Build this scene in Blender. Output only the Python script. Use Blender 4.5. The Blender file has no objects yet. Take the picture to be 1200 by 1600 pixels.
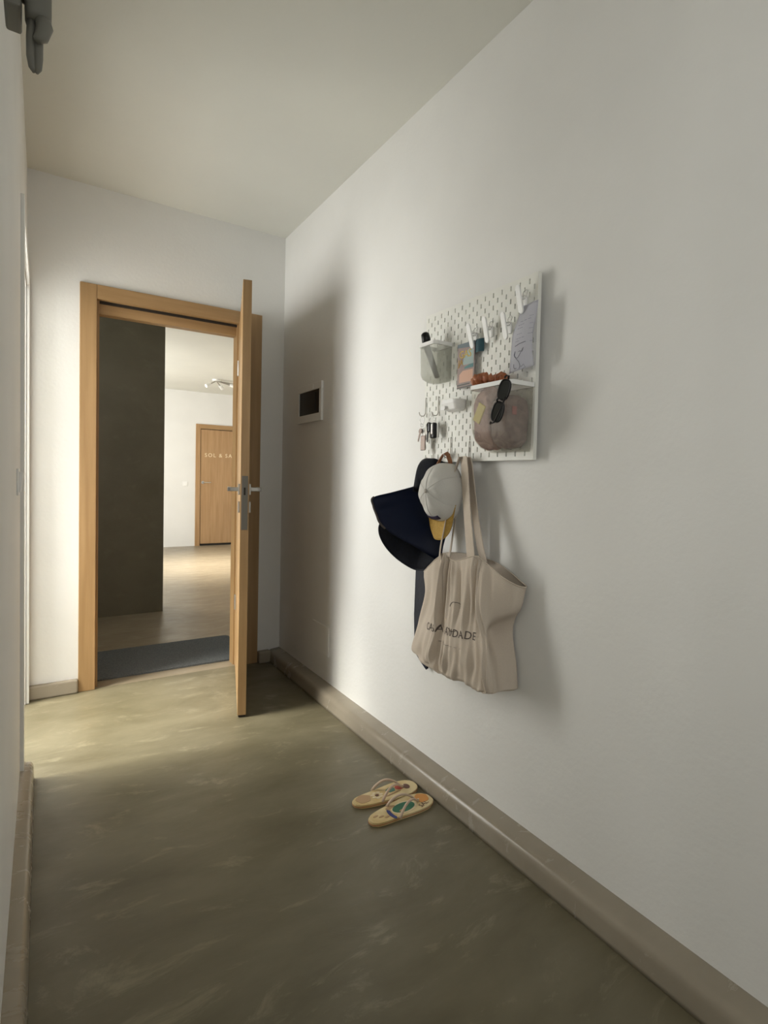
import bpy, bmesh, math, random
from mathutils import Vector, Matrix
from mathutils.bvhtree import BVHTree
random.seed(4)
PI = math.pi
S = bpy.context.scene
COL = S.collection

# ------------------------------------------------------------------ camera
CH = 1.15
F, YAW, PITCH, ROLL, CX, CY = 856.84, 0.5819, -0.0314, 0.0232, 630.2, 778.0
fw = Vector((math.sin(YAW)*math.cos(PITCH), math.cos(YAW)*math.cos(PITCH), math.sin(PITCH)))
rt = Vector((math.cos(YAW), -math.sin(YAW), 0)); up = rt.cross(fw)
r2 = rt*math.cos(ROLL)+up*math.sin(ROLL); u2 = -rt*math.sin(ROLL)+up*math.cos(ROLL)
cam = bpy.data.objects.new('camera', bpy.data.cameras.new('camera')); COL.objects.link(cam)
cam.matrix_world = Matrix(((r2.x, u2.x, -fw.x, 0), (r2.y, u2.y, -fw.y, 0), (r2.z, u2.z, -fw.z, CH), (0, 0, 0, 1)))
cam.data.sensor_width = 36; cam.data.lens = F/1600*36; cam.data.clip_start = 0.02
cam.data.shift_x = -(CX-600)/1600; cam.data.shift_y = (CY-800)/1600
S.camera = cam

# ------------------------------------------------------------------ world, lights, exposure
W = bpy.data.worlds.new('world'); S.world = W; W.use_nodes = True
W.node_tree.nodes['Background'].inputs[0].default_value = (0.93, 0.96, 1.0, 1)
W.node_tree.nodes['Background'].inputs[1].default_value = 1.5
def area(name, loc, rot, sx, sy, power, col, spread=PI):
    l = bpy.data.lights.new(name, 'AREA'); l.shape = 'RECTANGLE'; l.size = sx; l.size_y = sy
    l.energy = power; l.color = col; l.spread = spread
    o = bpy.data.objects.new(name, l); COL.objects.link(o); o.location = loc; o.rotation_euler = rot; return o
# added area lights, as daylight in an invented side room window (window wall x=-1.45)
area('added_side_room_light', (-1.53, 3.0, 1.25), (0, -PI/2, 0), 2.05, 1.8, 45, (1.0, 0.995, 0.955))
area('added_side_room_far_light', (-1.53, 5.15, 1.40), (0, -PI/2, 0), 1.75, 1.7, 290, (1.0, 0.995, 0.955))  # added, stronger, to reach the near right wall
# added area light inside the left doorway, aimed at the pegboard
area('added_doorway_light', (-0.51, 2.99, 1.30), (PI/2, 0, PI+math.atan2(-.68, .73)+2*math.atan2(.68, .73)), .72, 1.75, 26, (1.0, 0.995, 0.955))
# added narrow area light brightening the floor at the doorway
area('added_doorway_floor_light', (-1.15, 2.86, 2.15), (0, -.62, 0), .5, .55, 13, (1.0, 0.97, 0.86), .80)
# area light for an unseen, invented landing window, left behind the concrete wall
area('added_landing_light', (-0.58, 7.35, 1.45), (0, -PI/2, 0), 2.0, 1.9, 105, (1.0, 0.98, 0.93))
# added tilted area light, throwing a soft sun-like pool on the landing floor
area('added_landing_pool_light', (-0.50, 7.25, 2.15), (0, -.90, 0), 0.5, 1.5, 40, (1.0, 0.95, 0.84), .75)
# added small area light high on the landing left, grazing the dark wall
area('added_landing_high_light', (-0.53, 4.1, 2.2), (0, -PI/2, 0), .35, .8, 4.5, (0.97, 0.99, 0.95))
# added fill light in an invented window at the corridor end behind the camera
area('added_corridor_end_fill', (0.6, -2.35, 1.5), (PI/2, 0, PI), 0.9, 1.0, 4.5, (1.0, 0.97, 0.89))
# added fill for the right wall, in an invented left window behind the camera
area('added_corridor_side_fill', (-0.18, -0.95, 1.6), (0, -PI/2, 0), 1.2, 1.2, 11, (1.0, 0.975, 0.90))
S.view_settings.view_transform = 'Standard'; S.view_settings.look = 'None'
S.view_settings.gamma = 1; S.view_settings.use_curve_mapping = False
S.view_settings.exposure = 0.0

# ------------------------------------------------------------------ helpers
def obj(name, bm, mat=None, parent=None, smooth=False, loc=None):
    me = bpy.data.meshes.new(name); bm.normal_update()
    if smooth:
        for f in bm.faces: f.smooth = True
    bm.to_mesh(me); bm.free()
    o = bpy.data.objects.new(name, me); COL.objects.link(o)
    if mat:
        for m in (mat if isinstance(mat, (list, tuple)) else [mat]): me.materials.append(m)
    if parent:
        o.parent = parent
    if loc: o.location = loc
    return o
def tag(o, label, cat=None, group=None, kind=None):
    o['label'] = label
    if cat: o['category'] = cat
    if group: o['group'] = group
    if kind: o['kind'] = kind
    return o
def thing(name, label, cat, loc, rot=0, group=None, kind=None):
    o = bpy.data.objects.new(name, None); COL.objects.link(o); o.empty_display_size = .05
    o.location = loc; o.rotation_euler = (0, 0, rot)
    return tag(o, label, cat, group, kind)
def box(bm, x0, y0, z0, x1, y1, z1, bev=0.0, seg=2, M=None, mi=0):
    r = bmesh.ops.create_cube(bm, size=1)
    vs = r['verts']
    for v in vs:
        v.co = Vector(((x0+x1)/2+v.co.x*(x1-x0), (y0+y1)/2+v.co.y*(y1-y0), (z0+z1)/2+v.co.z*(z1-z0)))
    fs = {f for v in vs for f in v.link_faces}
    if bev > 0:
        es = {e for v in vs for e in v.link_edges}
        g = bmesh.ops.bevel(bm, geom=list(es), offset=bev, segments=seg, affect='EDGES', profile=.5)
        fs = set(g['faces']) | {f for f in fs if f.is_valid}
        vs = list({v for f in fs for v in f.verts})
    for f in fs: f.material_index = mi
    if M:
        for v in vs: v.co = M @ v.co
    return vs
def B(*a, **k):
    bm = bmesh.new(); box(bm, *a, **k); return bm
def tube(bm, pts, r, n=8, closed=False, cap=True, flat=None, mi=0):
    """swept tube; r may be a list; flat=(a,b) elliptical scale with b along 'ref'"""
    pts = [Vector(p) for p in pts]; N = len(pts); rings = []
    prev = None
    for i, p in enumerate(pts):
        a = pts[(i-1) % N] if (closed or i > 0) else p
        b = pts[(i+1) % N] if (closed or i < N-1) else p
        t = (b-a).normalized()
        if prev is None:
            ref = Vector((0, 0, 1)) if abs(t.z) < .9 else Vector((1, 0, 0))
            s = t.cross(ref).normalized()
        else:
            s = (prev - t*prev.dot(t)).normalized()
        prev = s; q = t.cross(s)
        rr = r[i] if isinstance(r, (list, tuple)) else r
        rings.append([bm.verts.new(p+s*math.cos(2*PI*k/n)*rr+q*math.sin(2*PI*k/n)*rr) for k in range(n)])
    m = N if closed else N-1
    for i in range(m):
        A, C = rings[i], rings[(i+1) % N]
        for k in range(n):
            f = bm.faces.new((A[k], A[(k+1) % n], C[(k+1) % n], C[k])); f.material_index = mi
    if cap and not closed:
        bm.faces.new(list(reversed(rings[0]))).material_index = mi; bm.faces.new(rings[-1]).material_index = mi
    return rings
def ribbon(bm, pts, wid, thick):
    """strip: pts list, wid = list of half-width vectors, thickness along local normal"""
    rows = []
    N = len(pts)
    for i in range(N):
        p = Vector(pts[i]); w = Vector(wid[i])
        a = Vector(pts[max(i-1, 0)]); b = Vector(pts[min(i+1, N-1)])
        n = (b-a).cross(w).normalized()*thick/2
        rows.append([bm.verts.new(p-w+n), bm.verts.new(p+w+n), bm.verts.new(p+w-n), bm.verts.new(p-w-n)])
    for i in range(N-1):
        for k in range(4):
            bm.faces.new((rows[i][k], rows[i][(k+1) % 4], rows[i+1][(k+1) % 4], rows[i+1][k]))
    bm.faces.new(rows[0]); bm.faces.new(list(reversed(rows[-1])))
def cyl(bm, p0, p1, r0, r1=None, n=20, mi=0):
    tube(bm, [p0, p1], [r0, r0 if r1 is None else r1], n=n, mi=mi)
def cr(P, t):
    """Catmull-Rom on list of Vectors, t in 0..len-1"""
    n = len(P); i = min(int(t), n-2); u = t-i
    p0 = P[max(i-1, 0)]; p1 = P[i]; p2 = P[i+1]; p3 = P[min(i+2, n-1)]
    return 0.5*((2*p1)+(p2-p0)*u+(2*p0-5*p1+4*p2-p3)*u*u+(3*p1-p0-3*p2+p3)*u**3)
def crc(P, t):
    n = len(P); i = int(t) % n; u = t-int(t)
    p0, p1, p2, p3 = P[(i-1) % n], P[i], P[(i+1) % n], P[(i+2) % n]
    return 0.5*((2*p1)+(p2-p0)*u+(2*p0-5*p1+4*p2-p3)*u*u+(3*p1-p0-3*p2+p3)*u**3)
def prism(bm, poly, z0, z1, mi=0, M=None):
    a = [bm.verts.new((x, y, z0)) for x, y in poly]; b = [bm.verts.new((x, y, z1)) for x, y in poly]
    n = len(poly); fs = [bm.faces.new(list(reversed(a))), bm.faces.new(b)]
    for i in range(n): fs.append(bm.faces.new((a[i], a[(i+1) % n], b[(i+1) % n], b[i])))
    for f in fs: f.material_index = mi
    if M:
        for v in a+b: v.co = M @ v.co

def sheet(bm, G, off):
    """closed thick sheet from a grid of points"""
    A = [[bm.verts.new(p) for p in r] for r in G]; C = [[bm.verts.new(p+off) for p in r] for r in G]
    n, m = len(G), len(G[0])
    for i in range(n-1):
        for j in range(m-1):
            bm.faces.new((A[i][j], A[i+1][j], A[i+1][j+1], A[i][j+1])); bm.faces.new((C[i][j], C[i][j+1], C[i+1][j+1], C[i+1][j]))
    for i in range(n-1):
        for j in (0, m-1): bm.faces.new((A[i][j], A[i+1][j], C[i+1][j], C[i][j]))
    for j in range(m-1):
        for i in (0, n-1): bm.faces.new((A[i][j], A[i][j+1], C[i][j+1], C[i][j]))
    bmesh.ops.recalc_face_normals(bm, faces=bm.faces)

# ------------------------------------------------------------------ materials
def mat(name, col, rough=.6, metal=0, **kw):
    m = bpy.data.materials.new(name); m.use_nodes = True
    b = m.node_tree.nodes['Principled BSDF']
    b.inputs['Base Color'].default_value = (*col, 1); b.inputs['Roughness'].default_value = rough
    b.inputs['Metallic'].default_value = metal
    for k, v in kw.items(): b.inputs[k.replace('_', ' ')].default_value = v
    return m
def nz(m, scale, c0, c1, detail=6, stretch=(1, 1, 1), bump=0, bscale=None, lo=.35, hi=.65, distort=0, rough=None):
    """noise-driven colour between c0,c1, optional bump and roughness range"""
    nt = m.node_tree; N = nt.nodes; L = nt.links; b = N['Principled BSDF']
    tc = N.new('ShaderNodeTexCoord'); mp = N.new('ShaderNodeMapping'); mp.inputs['Scale'].default_value = stretch
    n = N.new('ShaderNodeTexNoise'); n.inputs['Scale'].default_value = scale; n.inputs['Detail'].default_value = detail
    n.inputs['Distortion'].default_value = distort
    r = N.new('ShaderNodeValToRGB'); r.color_ramp.elements[0].position = lo; r.color_ramp.elements[1].position = hi
    r.color_ramp.elements[0].color = (*c0, 1); r.color_ramp.elements[1].color = (*c1, 1)
    L.new(tc.outputs['Object'], mp.inputs[0]); L.new(mp.outputs[0], n.inputs['Vector'])
    L.new(n.outputs['Fac'], r.inputs[0]); L.new(r.outputs[0], b.inputs['Base Color'])
    if rough:
        rr = N.new('ShaderNodeMapRange'); rr.inputs[1].default_value = lo; rr.inputs[2].default_value = hi
        rr.inputs[3].default_value, rr.inputs[4].default_value = rough
        L.new(n.outputs['Fac'], rr.inputs[0]); L.new(rr.outputs[0], b.inputs['Roughness'])
    if bump:
        bp = N.new('ShaderNodeBump'); bp.inputs['Strength'].default_value = bump; bp.inputs['Distance'].default_value = .01
        if bscale:
            n2 = N.new('ShaderNodeTexNoise'); n2.inputs['Scale'].default_value = bscale; n2.inputs['Detail'].default_value = 4
            L.new(mp.outputs[0], n2.inputs['Vector']); L.new(n2.outputs['Fac'], bp.inputs['Height'])
        else: L.new(n.outputs['Fac'], bp.inputs['Height'])
        L.new(bp.outputs[0], b.inputs['Normal'])
    return m
M_wall = nz(mat('white_paint', (.8, .79, .77), .62), 3, (.77, .765, .738), (.80, .795, .768), bump=.08, bscale=60)
M_ceil = nz(mat('ceiling_paint', (.78, .76, .72), .7), 2, (.68, .675, .615), (.71, .705, .64), bump=.05, bscale=50)
def cement(name, c0, c1, c2, r0=.30, r1=.48, bump=.25):
    m = bpy.data.materials.new(name); m.use_nodes = True; nt = m.node_tree; N = nt.nodes; L = nt.links
    b = N['Principled BSDF']; tc = N.new('ShaderNodeTexCoord')
    w = N.new('ShaderNodeTexNoise'); w.inputs['Scale'].default_value = 1.1; w.inputs['Detail'].default_value = 2
    L.new(tc.outputs['Object'], w.inputs['Vector'])
    mx = N.new('ShaderNodeMix'); mx.data_type = 'RGBA'; mx.blend_type = 'LINEAR_LIGHT'; mx.inputs[0].default_value = .16
    L.new(tc.outputs['Object'], mx.inputs[6]); L.new(w.outputs['Color'], mx.inputs[7])
    mp = N.new('ShaderNodeMapping'); mp.inputs['Scale'].default_value = (1.0, 2.3, 1.4); mp.inputs['Rotation'].default_value = (0, 0, .5)
    L.new(mx.outputs[2], mp.inputs[0])
    n1 = N.new('ShaderNodeTexNoise'); n1.inputs['Scale'].default_value = 2.2; n1.inputs['Detail'].default_value = 9; n1.inputs['Roughness'].default_value = .62
    L.new(mp.outputs[0], n1.inputs['Vector'])
    n2 = N.new('ShaderNodeTexNoise'); n2.inputs['Scale'].default_value = 5; n2.inputs['Detail'].default_value = 10; n2.inputs['Roughness'].default_value = .7
    n2.inputs['Distortion'].default_value = .5
    L.new(mp.outputs[0], n2.inputs['Vector'])
    r = N.new('ShaderNodeValToRGB'); e = r.color_ramp.elements; e[0].position = .33; e[0].color = (*c0, 1); e[1].position = .62; e[1].color = (*c1, 1)
    L.new(n1.outputs['Fac'], r.inputs[0])
    r3 = N.new('ShaderNodeValToRGB'); r3.color_ramp.elements[0].position = .56; r3.color_ramp.elements[1].position = .70
    L.new(n2.outputs['Fac'], r3.inputs[0])
    m2 = N.new('ShaderNodeMix'); m2.data_type = 'RGBA'; m2.inputs[7].default_value = (*c2, 1)
    sc = N.new('ShaderNodeMath'); sc.operation = 'MULTIPLY'; sc.inputs[1].default_value = .6
    L.new(r3.outputs[0], sc.inputs[0]); L.new(sc.outputs[0], m2.inputs[0]); L.new(r.outputs[0], m2.inputs[6])
    L.new(m2.outputs[2], b.inputs['Base Color'])
    rr = N.new('ShaderNodeMapRange'); rr.inputs[1].default_value = .35; rr.inputs[2].default_value = .65; rr.inputs[3].default_value = r1; rr.inputs[4].default_value = r0
    L.new(n2.outputs['Fac'], rr.inputs[0]); L.new(rr.outputs[0], b.inputs['Roughness'])
    bp = N.new('ShaderNodeBump'); bp.inputs['Strength'].default_value = bump; bp.inputs['Distance'].default_value = .004
    L.new(n2.outputs['Fac'], bp.inputs['Height']); L.new(bp.outputs[0], b.inputs['Normal'])
    return m
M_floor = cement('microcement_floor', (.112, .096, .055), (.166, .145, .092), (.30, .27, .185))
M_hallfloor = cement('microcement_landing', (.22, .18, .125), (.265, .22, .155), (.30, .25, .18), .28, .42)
M_skirt = cement('microcement_skirting', (.275, .237, .182), (.305, .265, .205), (.305, .268, .208), .25, .28, .015)
M_pillar = cement('microcement_dark', (.115, .103, .07), (.145, .13, .092), (.17, .155, .112), .34, .45, .08)
def wood(name, c0, c1, rough=.42, vert=True):
    m = mat(name, c0, rough)
    return nz(m, 9, c0, c1, detail=8, stretch=(4, 4, .25) if vert else (.25, 4, 4), lo=.3, hi=.7, bump=.05)
M_oak = wood('oak_veneer', (.31, .185, .078), (.40, .25, .115))
M_oakh = wood('oak_veneer_horizontal', (.31, .185, .078), (.40, .25, .115), vert=False)
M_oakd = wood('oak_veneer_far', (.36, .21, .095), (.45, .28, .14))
M_gap = mat('dark_gap', (.02, .015, .01), .9)
M_white = mat('white_lacquer', (.82, .82, .80), .35)
M_plast = mat('white_plastic', (.86, .86, .84), .38)
M_steel = mat('brushed_steel', (.42, .40, .36), .38, .9)
M_chrome = mat('chrome', (.75, .75, .75), .18, 1)
M_board = mat('board_white_steel', (.80, .80, .745), .45)
M_black = mat('black_plastic', (.006, .006, .007), .28, Specular_IOR_Level=.3)
M_blackm = mat('black_matte', (.012, .012, .014), .6)
M_navy = nz(mat('navy_fabric', (.006, .012, .045), .75, Sheen_Weight=.15), 120, (.0022, .0035, .010), (.004, .007, .020), bump=.1)
M_navyb = mat('navy_satin', (.003, .011, .045), .5)
M_pipe = mat('taupe_piping', (.075, .06, .055), .6)
M_cap = nz(mat('cap_cotton', (.62, .60, .55), .9), 420, (.62, .605, .565), (.66, .645, .605), bump=.05)
M_brim = nz(mat('mustard_cotton', (.50, .31, .07), .85), 160, (.47, .29, .065), (.55, .345, .085), bump=.12)
M_leather = nz(mat('brown_leather', (.25, .10, .035), .55), 40, (.22, .085, .03), (.30, .125, .045), bump=.1)
M_canvas = nz(mat('natural_canvas', (.58, .50, .41), .92), 520, (.56, .48, .395), (.61, .53, .44), bump=.06)
M_ink = mat('grey_ink', (.10, .08, .07), .9)
M_gold = mat('pale_letters', (.85, .72, .50), .5)
M_mat_ = nz(mat('doormat_fibre', (.09, .10, .105), .95), 160, (.065, .073, .078), (.12, .13, .135), bump=.9)
M_paper = nz(mat('receipt_paper', (.70, .70, .77), .8), 8, (.76, .76, .82), (.80, .80, .86))
M_print = mat('receipt_print', (.30, .30, .42), .9)
M_pen = mat('pen_ink', (.08, .08, .13), .9)
M_rust = nz(mat('rust_satin', (.35, .11, .045), .42), 30, (.30, .085, .03), (.45, .17, .07))
M_pink = nz(mat('dusty_pink_cloth', (.45, .28, .24), .85), 22, (.30, .18, .16), (.52, .35, .30), distort=1.5, bump=.6)
M_mauve = nz(mat('mauve_cloth', (.22, .16, .15), .85), 22, (.17, .12, .11), (.29, .21, .19), distort=1.5, bump=.6)
M_yel = mat('yellow_packet', (.62, .50, .12), .55)
M_red = mat('red_wrapper', (.36, .13, .12), .5)
M_tag = mat('bronze_tag', (.24, .19, .165), .4, .6)
M_lens = mat('dark_lens', (.02, .022, .02), .08)
M_grey = nz(mat('grey_metal_paint', (.13, .13, .11), .5), 5, (.15, .145, .12), (.18, .175, .15))
M_slot = mat('matt_shadow_grey', (.25, .25, .23), .8)
def clear(name, col, fac):
    """translucent moulded plastic: mix of see-through and light-scattering plastic"""
    m = bpy.data.materials.new(name); m.use_nodes = True; nt = m.node_tree; N = nt.nodes; L = nt.links
    b = N['Principled BSDF']; b.inputs['Base Color'].default_value = (*col, 1); b.inputs['Roughness'].default_value = .3
    t = N.new('ShaderNodeBsdfTransparent'); t.inputs[0].default_value = (.97, .97, .95, 1)
    mx = N.new('ShaderNodeMixShader'); mx.inputs[0].default_value = fac
    L.new(t.outputs[0], mx.inputs[1]); L.new(b.outputs[0], mx.inputs[2])
    L.new(mx.outputs[0], N['Material Output'].inputs['Surface']); return m
M_clear = clear('frosted_plastic', (.66, .67, .62), .27)
M_clear2 = clear('clear_tinted_plastic', (.55, .51, .47), .13)

# ------------------------------------------------------------------ structure
A_, B_, HC, XL = 1.261, 3.318, 2.64, -0.067
Y0, YF, HH = -2.3, 9.376, 2.52       # corridor end behind camera, far wall, landing ceiling
def st(name, bm, m, label, cat='wall', smooth=False):
    return tag(obj(name, bm, m, smooth=smooth), label, cat, kind='structure')
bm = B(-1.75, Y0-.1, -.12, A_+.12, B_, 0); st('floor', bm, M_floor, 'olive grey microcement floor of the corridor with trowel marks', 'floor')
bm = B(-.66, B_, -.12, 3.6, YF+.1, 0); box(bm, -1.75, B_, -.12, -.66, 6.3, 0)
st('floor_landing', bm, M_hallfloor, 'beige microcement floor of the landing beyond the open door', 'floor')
bm = B(-1.75, Y0-.1, HC, A_+.12, B_+.0, HC+.1); st('ceiling', bm, M_ceil, 'plain white ceiling over the corridor', 'ceiling')
bm = B(-.66, 3.418, HH, 3.6, YF+.1, HH+.1); st('ceiling_landing', bm, M_ceil, 'bright white ceiling of the landing seen through the doorway', 'ceiling')
bm = B(A_, Y0-.1, 0, A_+.12, B_+.1, HC); st('wall_right', bm, M_wall, 'long white wall on the right carrying the pegboard')
# back wall with entrance opening (rough opening x .20-1.08, z<2.10)
bm = B(XL, B_, 0, .20, 3.408, HC); box(bm, 1.08, B_, 0, A_, 3.408, HC); box(bm, .20, B_, 2.10, 1.08, 3.408, HC)
st('wall_back', bm, M_wall, 'white end wall around the entrance door')
# left wall with doorway y 2.45-3.28
DY0, DY1, DZ = 2.44, 3.27, 2.06
bm = B(XL-.14, Y0, 0, XL, -1.6, HC); box(bm, XL-.14, -.3, 0, XL, DY0, HC); box(bm, XL-.14, -1.6, 0, XL, -.3, .95); box(bm, XL-.14, -1.6, 2.25, XL, -.3, HC); box(bm, XL-.14, DY1, 0, XL, 3.42, HC); box(bm, XL-.14, DY0, DZ, XL, DY1, HC)
st('wall_left', bm, M_wall, 'white wall on the left beside the camera with an open doorway')
bm = B(XL, Y0-.1, 0, .05, Y0, HC); box(bm, 1.15, Y0-.1, 0, A_, Y0, HC); box(bm, .05, Y0-.1, 0, 1.15, Y0, .9); box(bm, .05, Y0-.1, 2.1, 1.15, Y0, HC)
st('wall_front', bm, M_wall, 'white wall behind the camera')
# side room
WY0, WY1 = 2.1, 6.1
bm = B(-1.5, 1.9, 0, -1.4, WY0, HC); box(bm, -1.5, WY1, 0, -1.4, 6.3, HC); box(bm, -1.5, 3.9, 0, -1.4, 4.2, HC); box(bm, -1.5, WY0, 2.3, -1.4, WY1, HC); box(bm, -1.5, WY0, 0, -1.4, WY1, .2)
box(bm, -1.5, 1.8, 0, XL-.14, 1.9, HC); box(bm, -1.5, 6.2, 0, -.66, 6.3, HC); box(bm, -.76, 3.42, 0, -.66, 6.2, HC); box(bm, -.76, 3.42, 0, XL-.14, 3.52, HC)
st('wall_side_room', bm, M_wall, 'white walls of the bright side room behind the left doorway')
bm = B(-1.75, B_, HC, -.66, 6.3, HC+.1); st('ceiling_side_room', bm, M_ceil, 'white ceiling of the side room', 'ceiling')
# landing
bm = B(-.66, YF, 0, 3.6, YF+.1, HH); st('wall_far', bm, M_wall, 'bright white wall at the far side of the landing')
bm = B(3.5, 3.408, 0, 3.6, YF, HH); box(bm, A_+.12, 3.318, 0, 3.5, 3.408, HH)
st('wall_landing_right', bm, M_wall, 'white right wall of the landing')
bm = B(-.66, 5.2, 0, -.56, 6.4, HH); box(bm, -.66, 8.4, 0, -.56, YF, HH); box(bm, -.66, 6.4, 0, -.56, 8.4, .4); box(bm, -.66, 6.4, 2.5, -.56, 8.4, HH)
st('wall_landing_left', bm, M_wall, 'white left wall of the landing hidden behind the dark wall')
bm = B(-.66, 4.955, 0, .85, 5.2, HH); st('wall_pillar', bm, M_pillar, 'dark grey green microcement wall standing on the landing', 'wall')
bm = B(-.66, 3.52, 0, -.56, 4.955, HH); st('wall_landing_side', bm, M_wall, 'white wall closing the landing on the left of the doorway')

# skirting with rounded step
def skirt(name, pts, n, label):
    """extrude profile along a path from pts[0] to pts[1]; n = direction away from wall"""
    prof = [(0, 0), (.078, 0), (.0765, .012), (.073, .045), (.069, .058), (.061, .066), (.05, .069), (0, .074)]
    a, b = Vector(pts[0]), Vector(pts[1]); n = Vector(n); bm = bmesh.new()
    K = max(2, int((b-a).length/.05)); rows = []
    for i in range(K+1):
        p = a+(b-a)*i/K
        rows.append([bm.verts.new(p+n*d+Vector((0, 0, z))) for d, z in prof])
    for i in range(K):
        for k in range(len(prof)-1): bm.faces.new((rows[i][k], rows[i+1][k], rows[i+1][k+1], rows[i][k+1]))
    bm.faces.new(rows[0]); bm.faces.new(list(reversed(rows[-1])))
    bmesh.ops.recalc_face_normals(bm, faces=bm.faces)
    o = st(name, bm, M_skirt, label, 'baseboard')
    for f in o.data.polygons: f.use_smooth = len(f.vertices) == 4
    return o
skirt('baseboard_right', [(A_, Y0, 0), (A_, B_, 0)], (-1, 0, 0), 'rounded beige cement skirting along the right wall')
skirt('baseboard_left', [(XL, Y0, 0), (XL, DY0-.0, 0)], (.55, 0, 0), 'rounded cement skirting at the foot of the left wall')
def lowskirt(name, x0, x1, y0, y1, h, label):
    bm = B(x0, y0, 0, x1, y1, h, bev=.008); return st(name, bm, M_skirt, label, 'baseboard')
lowskirt('baseboard_back', XL, .157, B_-.03, B_, .072, 'short cement skirting between side doorway and entrance door frame')
lowskirt('baseboard_corner', 1.116, A_-.07, B_-.05, B_, .072, 'short dark cement skirting in the corner behind the open door')

# ---------------------------------------------------------------- entrance door
d1 = thing('door_1', 'open oak entrance door with its wide oak frame', 'door', (.56, B_, 0), kind='structure')
def pb(name, bm, m, parent, smooth=False, label=None):
    """part in world coordinates under a root that has its own transform"""
    o = obj(name, bm, m, parent, smooth)
    M = Matrix.Identity(4); p = parent; chain = []
    while p: chain.append(p); p = p.parent
    for p in reversed(chain): M = M @ (Matrix.Translation(p.location) @ p.rotation_euler.to_matrix().to_4x4())
    o.data.transform(M.inverted())
    if label: o['label'] = label
    return o
FY = B_-.016
pb('casing', B(.157, FY, 0, .234, B_+.02, 2.135, bev=.002), M_oak, d1)
pb('casing', B(.98, FY, 0, 1.115, B_+.02, 2.135, bev=.002), M_oak, d1)
pb('casing', B(.2345, FY, 2.062, .98, B_+.02, 2.135, bev=.002), M_oakh, d1)
pb('jamb', B(.20, B_+.02, 0, .248, 3.412, 2.10, bev=.001), M_oak, d1)
pb('jamb', B(.974, B_+.02, 0, 1.08, 3.412, 2.10, bev=.001), M_oak, d1)
pb('jamb', B(.248, B_+.035, 1.998, .974, 3.412, 2.10, bev=.001), M_oakh, d1)
pb('head_gap_strip', B(.248, B_+.024, 2.05, .974, B_+.035, 2.10), M_gap, d1, label='dark strip in the gap of the frame')  # near-black strip drawn as the dark gap line under the head casing
for zz in (.35, 1.75):
    bm = bmesh.new(); cyl(bm, (.973, B_-.022, zz), (.973, B_-.022, zz+.09), .0075, n=12); pb('hinge', bm, M_steel, d1)
hin = Vector((.975, 3.298, 0)); end = Vector((.777, 2.578, 0)); dd = (end-hin); LL = dd.length; dd.normalize()
nn = Vector((-dd.y, dd.x, 0))
if nn.x < 0: nn = -nn
LM = Matrix(((dd.x, nn.x, 0, hin.x), (dd.y, nn.y, 0, hin.y), (0, 0, 1, 0), (0, 0, 0, 1)))   # local: x along leaf, y to the right face
leaf = pb('door_leaf', B(0, 0, .012, LL, .040, 2.070, bev=.0015, M=LM), M_oak, d1)
def lp(name, bm, m, label=None, smooth=False):
    for v in bm.verts: v.co = LM @ v.co
    return pb(name, bm, m, leaf, smooth, label)
lp('weather_strip', B(.01, .004, .004, LL-.002, .036, .0135), M_gap)
lp('lock_plate', B(LL-.001, .006, .90, LL+.0022, .034, 1.155, bev=.0008), mat('dull_steel', (.17, .155, .13), .5, .6), 'steel lock face plate')
lp('latch_hole', B(LL+.001, .0155, 1.065, LL+.0032, .0235, 1.10), M_gap)
for s in (-1, 1):
    f0 = -.0 if s < 0 else .04
    def yb(a, b): return (f0+s*a, f0+s*b) if s > 0 else (f0+s*b, f0+s*a)
    ya, yb_ = yb(0, .009)
    lp('rosette', B(LL-.078, ya, 1.065, LL-.026, yb_, 1.117, bev=.002), M_steel)
    ya, yb_ = yb(0, .009)
    lp('lock_rosette', B(LL-.078, ya, .980, LL-.026, yb_, 1.032, bev=.002), M_steel)
    ya, yb_ = yb(.008, .058)
    bm = B(LL-.062, ya, 1.081, LL-.042, yb_, 1.101, bev=.003)
    ya, yb_ = yb(.040, .058)
    box(bm, LL-.175, ya, 1.0815, LL-.042, yb_, 1.1005, bev=.003)
    lp('lever_handle', bm, M_steel)

# ---------------------------------------------------------------- left doorway trim
t1 = thing('trim_1', 'slim white casing around the left doorway', 'door frame', (XL, (DY0+DY1)/2, 0), kind='structure')
for nm, bb in (('casing', (XL-.001, DY0-.075, 0, XL+.012, DY0, DZ+.06)), ('casing', (XL-.001, DY1-.015, 0, XL+.012, DY1+.02, DZ+.06)),
               ('casing', (XL-.001, DY0, DZ-.005, XL+.012, DY1-.015, DZ+.06))):
    pb(nm, B(*bb, bev=.002), M_white, t1)
for nm, bb in (('jamb', (XL-.15, DY0-.02, 0, XL-.002, DY0+.012, DZ)), ('jamb', (XL-.15, DY1-.025, 0, XL-.002, DY1+.01, DZ)),
               ('jamb', (XL-.15, DY0+.012, DZ-.02, XL-.002, DY1-.025, DZ+.01))):
    pb(nm, B(*bb, bev=.0015), M_white, t1)
pb('door_stop', B(XL-.06, DY1-.04, 0, XL-.028, DY1-.024, DZ-.02, bev=.0015), M_white, t1)
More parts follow.
